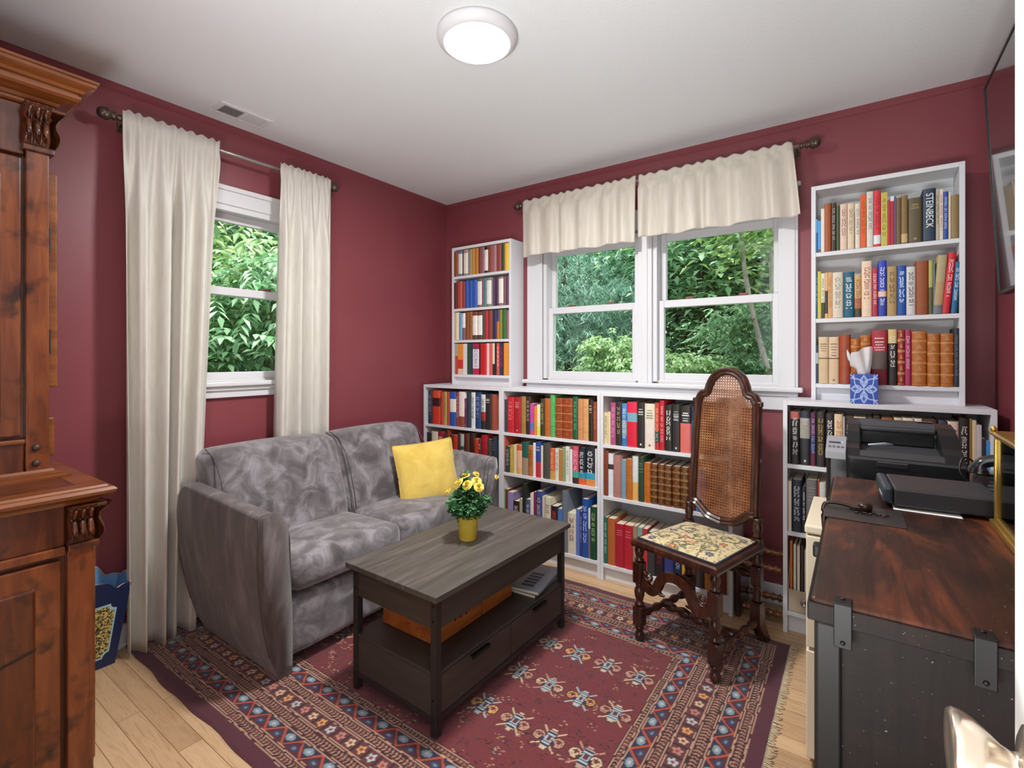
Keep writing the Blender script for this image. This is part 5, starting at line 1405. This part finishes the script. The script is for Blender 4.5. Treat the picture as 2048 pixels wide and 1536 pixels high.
b.build('button', plain('66666c', .4), o); b = MB(); b.cbox(.014, .019, .01, .015, 0, .002, .0006, 0, MP); b.build('power_button', plain('d8d8dc', .4), o)
pp('latch', plain('26262a', .3), t, (2.665, 2.74, Y0-.003, Y0+.006, ZF-.03, ZF-.012), c=.003)
b = MB(); b.cbox(-.02, .02, -.018, .018, 0, .0006, .0002, 0, Op @ Matrix.Translation((2.80, -.73, ZB-.0)) @ Matrix.Rotation(R(-6), 4, 'X')); b.build('sticker', plain('d8d8d8', .5), t)
b = MB(); b.tube([Op @ Vector(p) for p in ((2.648, -.90, ZF+.0145), (2.69, -.87, ZF+.0165), (2.712, -.865, ZF+.0165))], [.003, .005, .002], 8, flat=.5); o = b.build('pen', plain('a9bcc0', .3, .3)); o.matrix_world = Matrix.Translation((2.705, -.86, .744))
tag(o, 'pale silver pen lying in the black printer output tray', 'pen')

# ------------------------------------------------------------ router box, papers, telephone, brass case on the trunk
t = thing('router', 'flat black set-top box with tiny white lights on the trunk lid', 'router', (2.762, -1.36, ZT+.0018), R(3))
b = MB(); b.cbox(-.08, .1, -.085, .085, .005, .044, .004); b.build('case', plain('2c2c2e', .42), t)
b = MB(); b.cbox(-.1, -.081, -.082, .082, .007, .045, .006); o = b.build('front_bezel', plain('2a333c', .35), t)
b = MB(); [b.box(-.1006, -.0998, -.06+.012*k, -.056+.012*k, .02, .025) for k in range(5)]; b.build('indicator_light', plain('dfe6ea', .3), o)
b = MB(); [b.cbox(x-.008, x+.008, y-.008, y+.008, 0, .006, .001) for x in (-.07, .08) for y in (-.07, .07)]; b.build('foot', plain('141414', .7), t)
b = MB(); b.cbox(2.685, 2.80, -1.456, -1.30, ZT+.0003, ZT+.0014, .0004, 0, Matrix.Identity(4)); o = b.build('paper_sheet', plain('e6e4de', .7)); tag(o, 'white paper sheet sticking out under the flat black box', 'paper')
t = thing('telephone', 'black desk telephone with shiny handset at the far right of the trunk', 'telephone', (2.925, -1.235, ZT+.0004), R(-14))
b = MB(); b.rings([[(-.085, -.075, 0), (.09, -.075, 0), (.09, .085, 0), (-.085, .085, 0)], [(-.085, -.075, .016), (.09, -.075, .016), (.09, .085, .05), (-.085, .085, .05)], [(-.078, -.065, .02), (.083, -.065, .02), (.083, .078, .056), (-.078, .078, .056)]], True, True, 0, False); b.build('base', plain('151517', .18, coat=.3), t)
b = MB(); b.tube(spline([(-.07, .0, .055), (-.06, .005, .085), (.0, .01, .098), (.06, .01, .09), (.08, .01, .06)], 6), [.017]*4+[.014]*16+[.017]*5, 12, flat=1.3); b.build('handset', plain('1a1a1d', .12, coat=.6), t)
b = MB(); [b.cbox(-.05+.022*i, -.036+.022*i, -.05+.022*j, -.036+.022*j, .026+.0045*j, .033+.0047*j, .001) for i in range(4) for j in range(3)]; b.build('key', plain('3a3a3e', .3), t)
b = MB(); b.cbox(-.06, .02, .045, .068, .05, .058, .002); b.build('display', plain('7f98a0', .1), t)
b = MB(); b.tube(spline([(-.08, .03, .02), (-.105, .03, .05), (-.1, .05, .085), (-.075, .06, .06), (-.09, .0, .01)], 8), .0022, 6); b.build('cord', plain('101010', .4), t)
M_BRASS = plain('c9a552', .25, .85, name='brass'); M_GL2 = M_GLASS
t = thing('display_case', 'brass-framed glass case on the trunk beside the white door edge', 'glass case', (2.93, -1.56, ZT+.0004))
b = MB()
b.cbox(-.092, .092, -.098, .098, 0, .012, .003); b.cbox(-.086, .086, -.092, .092, .012, .018, .002); b.build('base', M_BRASS, t)
b = MB(); b.cbox(-.092, .092, -.098, .098, .182, .19, .003); b.cbox(-.086, .086, -.092, .092, .176, .182, .002); b.build('top', M_BRASS, t)
for x in (-.08, .08):
    for y in (-.086, .086): b = MB(); b.cbox(x-.006, x+.006, y-.006, y+.006, .018, .176, .002); b.build('corner_post', M_BRASS, t)
b = MB(); b.box(-.081, -.079, -.08, .08, .018, .176); b.box(.079, .081, -.08, .08, .018, .176); b.box(-.074, .074, -.087, -.085, .018, .176); b.box(-.074, .074, .085, .087, .018, .176); b.build('pane', M_GL2, t)
b = MB(); b.cbox(-.06, .065, -.06, .06, .018, .06, .004); b.build('wooden_block', plain('6a4f2c', .5), t)
for x, y in ((-.086, -.092), (.086, -.092), (-.086, .092), (.086, .092)): b = MB(); b.lathe([(.004, .19), (.006, .194), (.003, .199), (.001, .2)], 10, None, True, 0, (x, y)); b.build('finial', M_BRASS, t)

# ------------------------------------------------------------ tissue box
t = thing('tissue_box', 'blue patterned tissue box with a white tissue on the low bookcase ledge', 'tissue box', (2.642, -.222, 1.06))
def tpat(n):
    U, V = np.meshgrid(np.linspace(-1, 1, n+1), np.linspace(-1, 1, n+1)); C = np.zeros(U.shape+(3,)); C[:] = lin('2b4ea8')
    m = np.zeros(U.shape)
    for k in range(4):
        a = k*PI/2; u = U*np.cos(a)+V*np.sin(a); v = -U*np.sin(a)+V*np.cos(a)
        w_ = .24*np.sin(np.clip((u-.12)/.8, 0, 1)*PI)*(u > .1)*(u < .94); m = np.maximum(m, (np.abs(np.abs(v)-w_) < .045)*(u > .12)*(u < .94))
        w2 = .1*np.sin(np.clip((u-.4)/.5, 0, 1)*PI); m = np.maximum(m, (np.abs(np.abs(v)-w2) < .03)*(u > .42)*(u < .88)*.9)
        d_ = (u+v)/math.sqrt(2); e_ = (u-v)/math.sqrt(2); w3 = .26*np.sin(np.clip(d_/1.0, 0, 1)*PI); m = np.maximum(m, (np.abs(np.abs(e_)-w3) < .045)*(d_ > 0)*(d_ < 1.0))
        m = np.maximum(m, (np.abs(e_) < .04)*(d_ > 1.0)); m = np.maximum(m, (np.abs(np.abs(e_)-(d_-1.0)*.8) < .045)*(d_ > 1.0))
    C[:] = C*(1-m[..., None])+np.array(lin('a9bce6'))*m[..., None]; return U, V, C
M_TP = attr_mat('tissue_box_print', .5)
n = 90; U, V, C = tpat(n); hw, ht = .048, .126
for nm, M in (('front_face', lambda U, V: (U*hw, -hw+0*U, (V+1)*ht/2)), ('side_face', lambda U, V: (hw+0*U, U*hw, (V+1)*ht/2)), ('side_face', lambda U, V: (-hw+0*U, -U*hw, (V+1)*ht/2)), ('rear_face', lambda U, V: (-U*hw, hw+0*U, (V+1)*ht/2))):
    me = color_grid_mesh(nm, np.stack(M(U, V), -1).reshape(-1, 3), n, n, C.reshape(-1, 3), M_TP); o = bpy.data.objects.new(nm, me); COL.objects.link(o); o.parent = t
b = MB(); s_ = .026
oc = [(s_*math.cos(2*PI*k/16), s_*.7*math.sin(2*PI*k/16)) for k in range(16)]; sq = []
for k in range(16):
    a = 2*PI*k/16; m_ = max(abs(math.cos(a)), abs(math.sin(a))); sq.append((hw*math.cos(a)/m_, hw*math.sin(a)/m_))
b.rings([[(x, y, ht) for x, y in sq], [(x, y, ht) for x, y in oc], [(x, y, ht-.01) for x, y in oc]], True, False, 0, False); b.box(-hw, hw, -hw, hw, 0, .001); b.build('top_face', plain('2b4ea8', .5), t)
def tissue(u, v):
    a = u*2*PI; r0 = .016+.006*math.sin(3*a); 
    x = r0*math.cos(a)*(1-v)+v*(-.012+.045*math.cos(a)*(1-.35*v)+.012*math.sin(2*a+1)); y = .011*math.sin(a)*(1+.8*v)+.006*math.sin(5*a)*v
    z = ht-.008+(.108+.03*math.cos(a*2+.9)+.012*math.sin(3*a))*v
    x += -.022*v*v*(1 if math.cos(a) < 0 else -.1); z -= (.035*v*v if math.cos(a) < -.2 else 0)
    return (x, y, z)
b = MB(); b.grid(tissue, 64, 20); o = b.build('tissue', fabric_translucent('tissue_paper', 'eeeeee', 'f4f4f4', .3), t)

# ------------------------------------------------------------ small turned-leg stool lying on its side
M_STL = wood('golden_turned_wood', [(.25, '4a240c'), (.5, '73401a'), (.8, '965c2a')], (3, 3, 3), 8, .28, .8, .05, .4)
t = thing('stool', 'small wooden stool with bobbin legs tipped on its side between the low bookcases', 'stool', (2.2, -.15, 0))
Os = Matrix.Translation((-2.2, .15, 0))
b = MB(); b.cbox(2.132, 2.158, -.262, -.03, .0, .33, .006, 0, Os); b.build('seat', M_CHAIRM, t)
for y, z in ((-.225, .255), (-.075, .28), (-.22, .045), (-.075, .06)):
    M = Os @ Matrix.Translation((2.158, y, z)) @ Matrix.Rotation(R(90), 4, 'Y'); pr = [(.012, 0), (.017, .006)]
    for k in range(5): pr += [(.011, .012+.03*k), (.019, .025+.03*k), (.019, .029+.03*k)]
    pr += [(.011, .158), (.014, .162), (.014, .17), (.002, .172)]
    b = MB(); b.lathe(pr, 14, M); b.build('leg', M_STL, t)

# ------------------------------------------------------------ magazine file with papers on the bottom shelf behind the trunk
t = thing('magazine_file', 'beige cardboard magazine file with a metal finger ring on the bottom shelf', 'magazine file', (2.424, -.17, .1006))
M_BG = plain('b6a690', .7, name='beige_card')
b = MB(); b.cbox(-.064, .064, -.105, -.102, 0, .10, .001); b.cbox(-.064, .064, .095, .098, 0, .25, .001); b.cbox(-.064, .064, -.105, .098, 0, .003, .001)
for x in (-.064, .0615): b.add([(x, -.105, 0), (x+.0025, -.105, 0), (x, .098, 0), (x+.0025, .098, 0), (x, -.105, .1), (x+.0025, -.105, .1), (x, -.02, .25), (x+.0025, -.02, .25), (x, .098, .25), (x+.0025, .098, .25)], [(0, 4, 6, 8, 2), (1, 3, 9, 7, 5), (0, 1, 5, 4), (4, 5, 7, 6), (6, 7, 9, 8)])
b.build('box', M_BG, t)
b = MB(); b.lathe([(.009, 0), (.014, .001), (.015, .004), (.011, .005), (.009, .003)], 20, Matrix.Translation((.0, -.105, .05)) @ Matrix.Rotation(R(90), 4, 'X')); b.build('finger_ring', plain('9a9a98', .25, .9), t)
mgl = ['orange-spined', 'cream', 'white', 'dark brown', 'pale grey', 'black', 'off-white', 'tan']
for k, (c, h) in enumerate((('c4682c', .315), ('d8ccb4', .30), ('e2dcd0', .295), ('4a3a34', .30), ('cfc8bc', .285), ('2e2826', .295), ('d4cab8', .275), ('a89878', .28))):
    b = MB(); x = 2.424-.058+.0145*k; b.cbox(x, x+.0105, -.262, -.09, .104, .104+h, .001); o = b.build('magazine', plain(c, .5))
    tag(o, mgl[k]+' thin magazine, '+('leftmost' if k == 0 else 'rightmost' if k == 7 else ORD[k]+' from left')+' in the beige magazine file', 'magazine', 'magazines in the beige file')

# ------------------------------------------------------------ television on the right wall
t = thing('television', 'large glossy black television tilted forward on the right wall', 'television', (3.03, -.998, 1.873), 0)
TV = Matrix.Rotation(R(-2.9), 4, 'Y'); hy, hz = .66, .387
b = MB(); b.cbox(-.004, .028, -hy, hy, -hz, hz, .004, 0, TV); b.cbox(.026, .04, -hy*.6, hy*.6, -hz*.3, hz*.5, .006, 0, TV); b.build('case', plain('17181a', .35), t)
b = MB(); b.box(-.0048, -.0042, -hy+.008, hy-.008, -hz+.012, hz-.008, 0, TV); b.build('screen', plain('07080a', .03, 0, .8, 'tv_glass', 1.0), t)
b = MB()
for a in ((-.008, .0, -hy, hy, hz-.008, hz), (-.008, .0, -hy, hy, -hz, -hz+.012), (-.008, 0, -hy, -hy+.008, -hz, hz), (-.008, 0, hy-.008, hy, -hz, hz)): b.cbox(*a, .001, 0, TV)
b.build('bezel', plain('2e3030', .3, .3), t)
b = MB(); b.cbox(.042, .058, -.12, .12, -.06, .12, .004); b.build('wall_mount', plain('1c1c1c', .5, .5), t)

# ------------------------------------------------------------ open door beside the camera
t = bpy.data.objects.new('door_1', None); COL.objects.link(t); struct(t); t.location = (2.7308, -2.6, 0)
b = MB(); b.cbox(0, .036, -.40, .363, .01, 2.05, .002); b.build('door_slab', plain('e9e9e7', .4), t)
b = MB(); yk, zk = .363-.058, .938
def kn(sgn, x0):
    b.lathe([(.031, 0), (.031, .003), (.024, .006), (.011, .008), (.0095, .012), (.012, .018), (.019, .026), (.0255, .035), (.028, .042), (.0285, .047), (.026, .05), (.022, .0488), (.001, .0483)], 40, Matrix.Translation((x0, yk, zk)) @ Matrix.Rotation(R(-90*sgn), 4, 'Y'))
kn(1, 0); kn(-1, .036)
b.build('door_knob', plain('cdbfae', .22, .9, name='satin_nickel'), t)
b = MB(); b.cbox(.008, .028, .3625, .3645, .87, .93, .0005); b.build('latch_plate', plain('b8ae9c', .3, .9), t)
# ------------------------------------------------------------ outdoors: lawn edge, trees and shrubs
m_, nt, bb = bsdf('forest_floor'); nt.links.new(ramp(nt, [(.3, '2a3a1c'), (.5, '3f5a2a'), (.75, '5e7a3c')], noise(nt, coords(nt), 3, 6)), bb.inputs['Base Color']); bb.inputs['Roughness'].default_value = .95
b = MB(); b.grid(lambda u, v: (-22+44*u, -14+40*v, -.35+.25*math.sin(u*17)*math.cos(v*13)+max(0, (Vector((-22+44*u-1.5, -14+40*v+1.2, 0)).length-9)*.16)), 60, 60)
g = b.build('terrain', m_); struct(g)
# keep the ground clear of the room
for v in g.data.vertices:
    if -1.5 < v.co.x < 4.6 and -6 < v.co.y < 1.5: v.co.z = -.45
LM = [leaf_mat('leaf_bright', '587f4c', '88ae70', 'c0d8a8', .45), leaf_mat('leaf_mid', '46724c', '74a274', 'aed0ac', .35), leaf_mat('leaf_blue', '50806a', '7eaa92', 'b4d4c2', .3), leaf_mat('leaf_yellow', '6c904e', 'a0c074', 'd0e0a8', .4), leaf_mat('needle', '547e6e', '7ea696', 'a8c8ba', .3)]
M_BARK = mottled('grey_bark', [(.3, '5a524c'), (.6, '8a827a'), (.8, 'b0a8a0')], 18, .9, 4, .4, 1, 0, (1, 1, .3)); M_BARKD = mottled('brown_bark', [(.3, '3a2e26'), (.6, '5c4c40'), (.8, '75665a')], 14, .9, 4, .4, 1, 0, (1, 1, .3))
def crown_mesh(seed, nclump, nleaf, L, shape, mat, drop=.5, compound=False, needle=False):
    """leafy crown in a unit box: clumps of leaves around branch tips"""
    r = random.Random(seed); b = MB()
    for _ in range(nclump):
        while True:
            p = Vector((r.uniform(-1, 1), r.uniform(-1, 1), r.uniform(-1, 1)))
            if .25 < p.length < 1: break
        p = Vector((p.x*shape[0], p.y*shape[1], p.z*shape[2])); cs = r.uniform(.18, .34)*shape[0]; base = Vector((p.x, p.y, 0)).normalized() if p.length else Vector((1, 0, 0))
        for _k in range(nleaf):
            q = p+Vector((r.gauss(0, cs), r.gauss(0, cs), r.gauss(0, cs*.45)))
            d = Vector((base.x+r.gauss(0, .8), base.y+r.gauss(0, .8), r.uniform(-drop-.35, .25)))
            if needle:
                d = Vector((base.x+r.gauss(0, .5), base.y+r.gauss(0, .5), r.gauss(-.1, .35))).normalized(); s = d.cross(Vector((0, 0, 1))).normalized()*L*.05
                for a in range(5):
                    e = (d+Vector((r.gauss(0, .45), r.gauss(0, .45), r.gauss(0, .45)))).normalized()*L; b.add([q-s, q+s, q+e], [(0, 1, 2)])
            elif compound:
                d.normalize(); s = d.cross(Vector((0, 0, 1))).normalized()
                for a in range(3):
                    for sg in (-1, 1):
                        dd = (d*.6+s*sg*.8-Vector((0, 0, .25))); leaf2(b, q+d*L*.5*a, dd, L*r.uniform(.75, 1.0), L*.2)
                leaf2(b, q+d*L*1.5, d-Vector((0, 0, .3)), L, L*.2)
            else: leaf2(b, q, d, L*r.uniform(.7, 1.2), L*.26)
    return b.mesh('foliage', mat)
def leaf2(b, p, d, L, Wd):
    d = d.normalized(); s = d.cross(Vector((0, 0, 1)))
    if s.length < 1e-3: s = Vector((1, 0, 0))
    s.normalize(); n = s.cross(d)
    b.add([p, p+d*L*.4+s*Wd+n*.06*L, p+d*L-n*.12*L, p+d*L*.4-s*Wd+n*.06*L], [(0, 1, 2), (0, 2, 3)])
CR = [crown_mesh(1, 70, 46, .13, (1, 1, 1.25), LM[0]), crown_mesh(2, 75, 50, .125, (1, 1, 1.2), LM[1]), crown_mesh(3, 60, 46, .14, (1, 1, 1.1), LM[2]), crown_mesh(4, 64, 46, .13, (1, 1, 1.2), LM[3]),
      crown_mesh(5, 36, 24, .15, (1, 1, 1.0), LM[1], .6, True), crown_mesh(6, 36, 24, .16, (1, 1, 1.0), LM[0], .6, True), crown_mesh(7, 90, 90, .13, (1, 1, 1.3), LM[4], 0, False, True)]
tr = random.Random(31); M_BIRCH = mottled('pale_bark', [(.3, '8a807a'), (.55, 'b4aaa4'), (.8, 'd8d0ca')], 22, .9, 4, .4, 1, 0, (1, 1, .4))
def tree(name, label, cat, x, y, h, rad, crown, bark=M_BARKD, trunk=.06, crown_z=None, group='trees outside the windows', lean=0, fork=False, rz=None):
    t = thing(name, label, cat, (x, y, -.35), 0, group)
    cz = crown_z if crown_z is not None else h*.62
    b = MB(); top = Vector((lean, 0, h)); path = spline([(0, 0, 0), (lean*.2+.04, .03, h*.3), (lean*.6-.03, -.02, h*.65), top], 5); b.tube(path, [trunk*(1-.75*k/(len(path)-1)) for k in range(len(path))], 9)
    if fork: pth = spline([(.02, 0, h*.33), (-.22, .05, h*.6), (-.3, .05, h)], 5); b.tube(pth, [trunk*.75*(1-.6*k/(len(pth)-1)) for k in range(len(pth))], 8)
    for k in range(9):
        a = tr.uniform(0, 6.28); z = h*tr.uniform(.25, .9); q = Vector((lean*z/h, 0, z)); e = q+Vector((math.cos(a)*rad*.8, math.sin(a)*rad*.8, rad*tr.uniform(.1, .5))); b.tube(spline([q, (q+e)/2+Vector((0, 0, .08)), e], 4), [trunk*.25*(1-.16*m) for m in range(9)][:9], 5)
    b.build('trunk', bark, t)
    f = bpy.data.objects.new('foliage', CR[crown]); COL.objects.link(f); f.parent = t; f.location = (lean*.6, 0, cz); f.scale = (rad, rad, rad*1.05); f.rotation_euler = (0, 0, tr.uniform(0, 6.28) if rz is None else rz)
    return t
kinds = ('bright green broadleaf tree', 'mid green broadleaf tree', 'blue-green broadleaf tree', 'yellow-green broadleaf tree')
# (x, y, height, crown radius, crown, where)
BACK = [(-.75, 3.3, 3.2, 1.1, 6, 'soft blue-green pine close behind the left pane of the twin window'), (.64, 1.95, 1.7, .36, 5, 'bright compound-leaved sapling low behind the left pane of the twin window'), (1.2, 2.0, 1.5, .36, 5, 'bright sapling at the lower left corner of the right pane'), (.62, 5.2, 5.0, 1.3, 1, 'dark leafy tree behind the bare upright trunk, left pane'),
        (-.2, 6.5, 5.2, 1.7, 2, 'blue-green tree deep behind the pine, left pane'), (-2.6, 7.0, 5.5, 1.9, 1, 'leafy tree at the far left of the twin window view'), (1.0, 7.2, 5.4, 1.7, 3, 'yellow-green tree behind the window mullion'), (1.78, 2.9, 1.95, .5, 4, 'drooping compound-leaved tree in the right pane, lower right'),
        (1.75, 5.6, 4.6, 1.25, 3, 'yellow-green tree in the upper part of the right pane'), (2.4, 7.6, 5.6, 1.7, 0, 'bright tree deep in the right pane'), (.3, 9.0, 6.5, 2.2, 0, 'tall bright tree at the back, left pane'), (2.0, 10.0, 7, 2.4, 2, 'tall blue-green tree at the back, right pane'), (-2.2, 10.5, 7, 2.6, 3, 'tall yellow-green tree at the back, far left'), (3.4, 6.2, 5, 1.5, 1, 'mid green tree at the right edge of the right pane'),
        (3.9, 9.8, 7, 2.4, 0, 'tall bright tree at the back, far right'), (-4.6, 9.5, 7, 2.5, 1, 'tall green tree at the back beyond the house corner'), (1.6, 3.9, 1.5, .75, 1, 'low dark shrub under the right pane'), (.1, 4.2, 1.5, .8, 1, 'low dark shrub under the left pane')]
for x, y, h, rad, c, where in BACK:
    if c in (0, 1, 2, 3): tree('tree' if h > 1.6 else 'shrub', where, 'tree' if h > 1.6 else 'shrub', x, y, h, rad, c, M_BARKD, .07)
    elif c == 6: tree('pine_tree', where, 'tree', x, y, h, rad, c, M_BARKD, .07, 1.75)
    else: tree('tree', where, 'tree', x, y, h, rad, c, M_BARK, .03, h*.68 if h > 2 else h*.9)
tree('birch_tree', 'pale forked slender tree trunk rising through the right pane', 'tree', 1.93, 2.35, 4.2, .8, 3, M_BIRCH, .04, 3.5, lean=.1, fork=True)
LEFT = [(-2.5, .0, 2.6, .95, 4, 'drooping compound-leaved tree just outside the left window'), (-3.9, .6, 3.4, 1.15, 5, 'bright compound-leaved tree behind the first one, left window'), (-4.6, -1.1, 3.6, 1.3, 3, 'yellow-green tree at the left side of the left window'), (-5.9, 1.9, 5.2, 1.7, 1, 'green tree farther back in the left window'), (-6.8, .2, 5.6, 1.9, 0, 'bright tree deep in the left window'), (-8.6, 2.2, 7, 2.5, 2, 'tall blue-green tree at the back of the left window'), (-3.2, .9, 1.5, .85, 1, 'low shrub under the left window view'), (-8.8, -1.2, 7, 2.4, 1, 'tall green tree at the back, left of the left window'), (-6.5, 4.3, 6, 2.1, 3, 'yellow-green tree behind the house corner')]
for x, y, h, rad, c, where in LEFT:
    tree('tree' if h > 1.6 else 'shrub', where, 'tree' if h > 1.6 else 'shrub', x, y, h, rad, c, M_BARK if c > 3 else M_BARKD, .035 if c > 3 else .07, h*.66 if c > 3 else None)
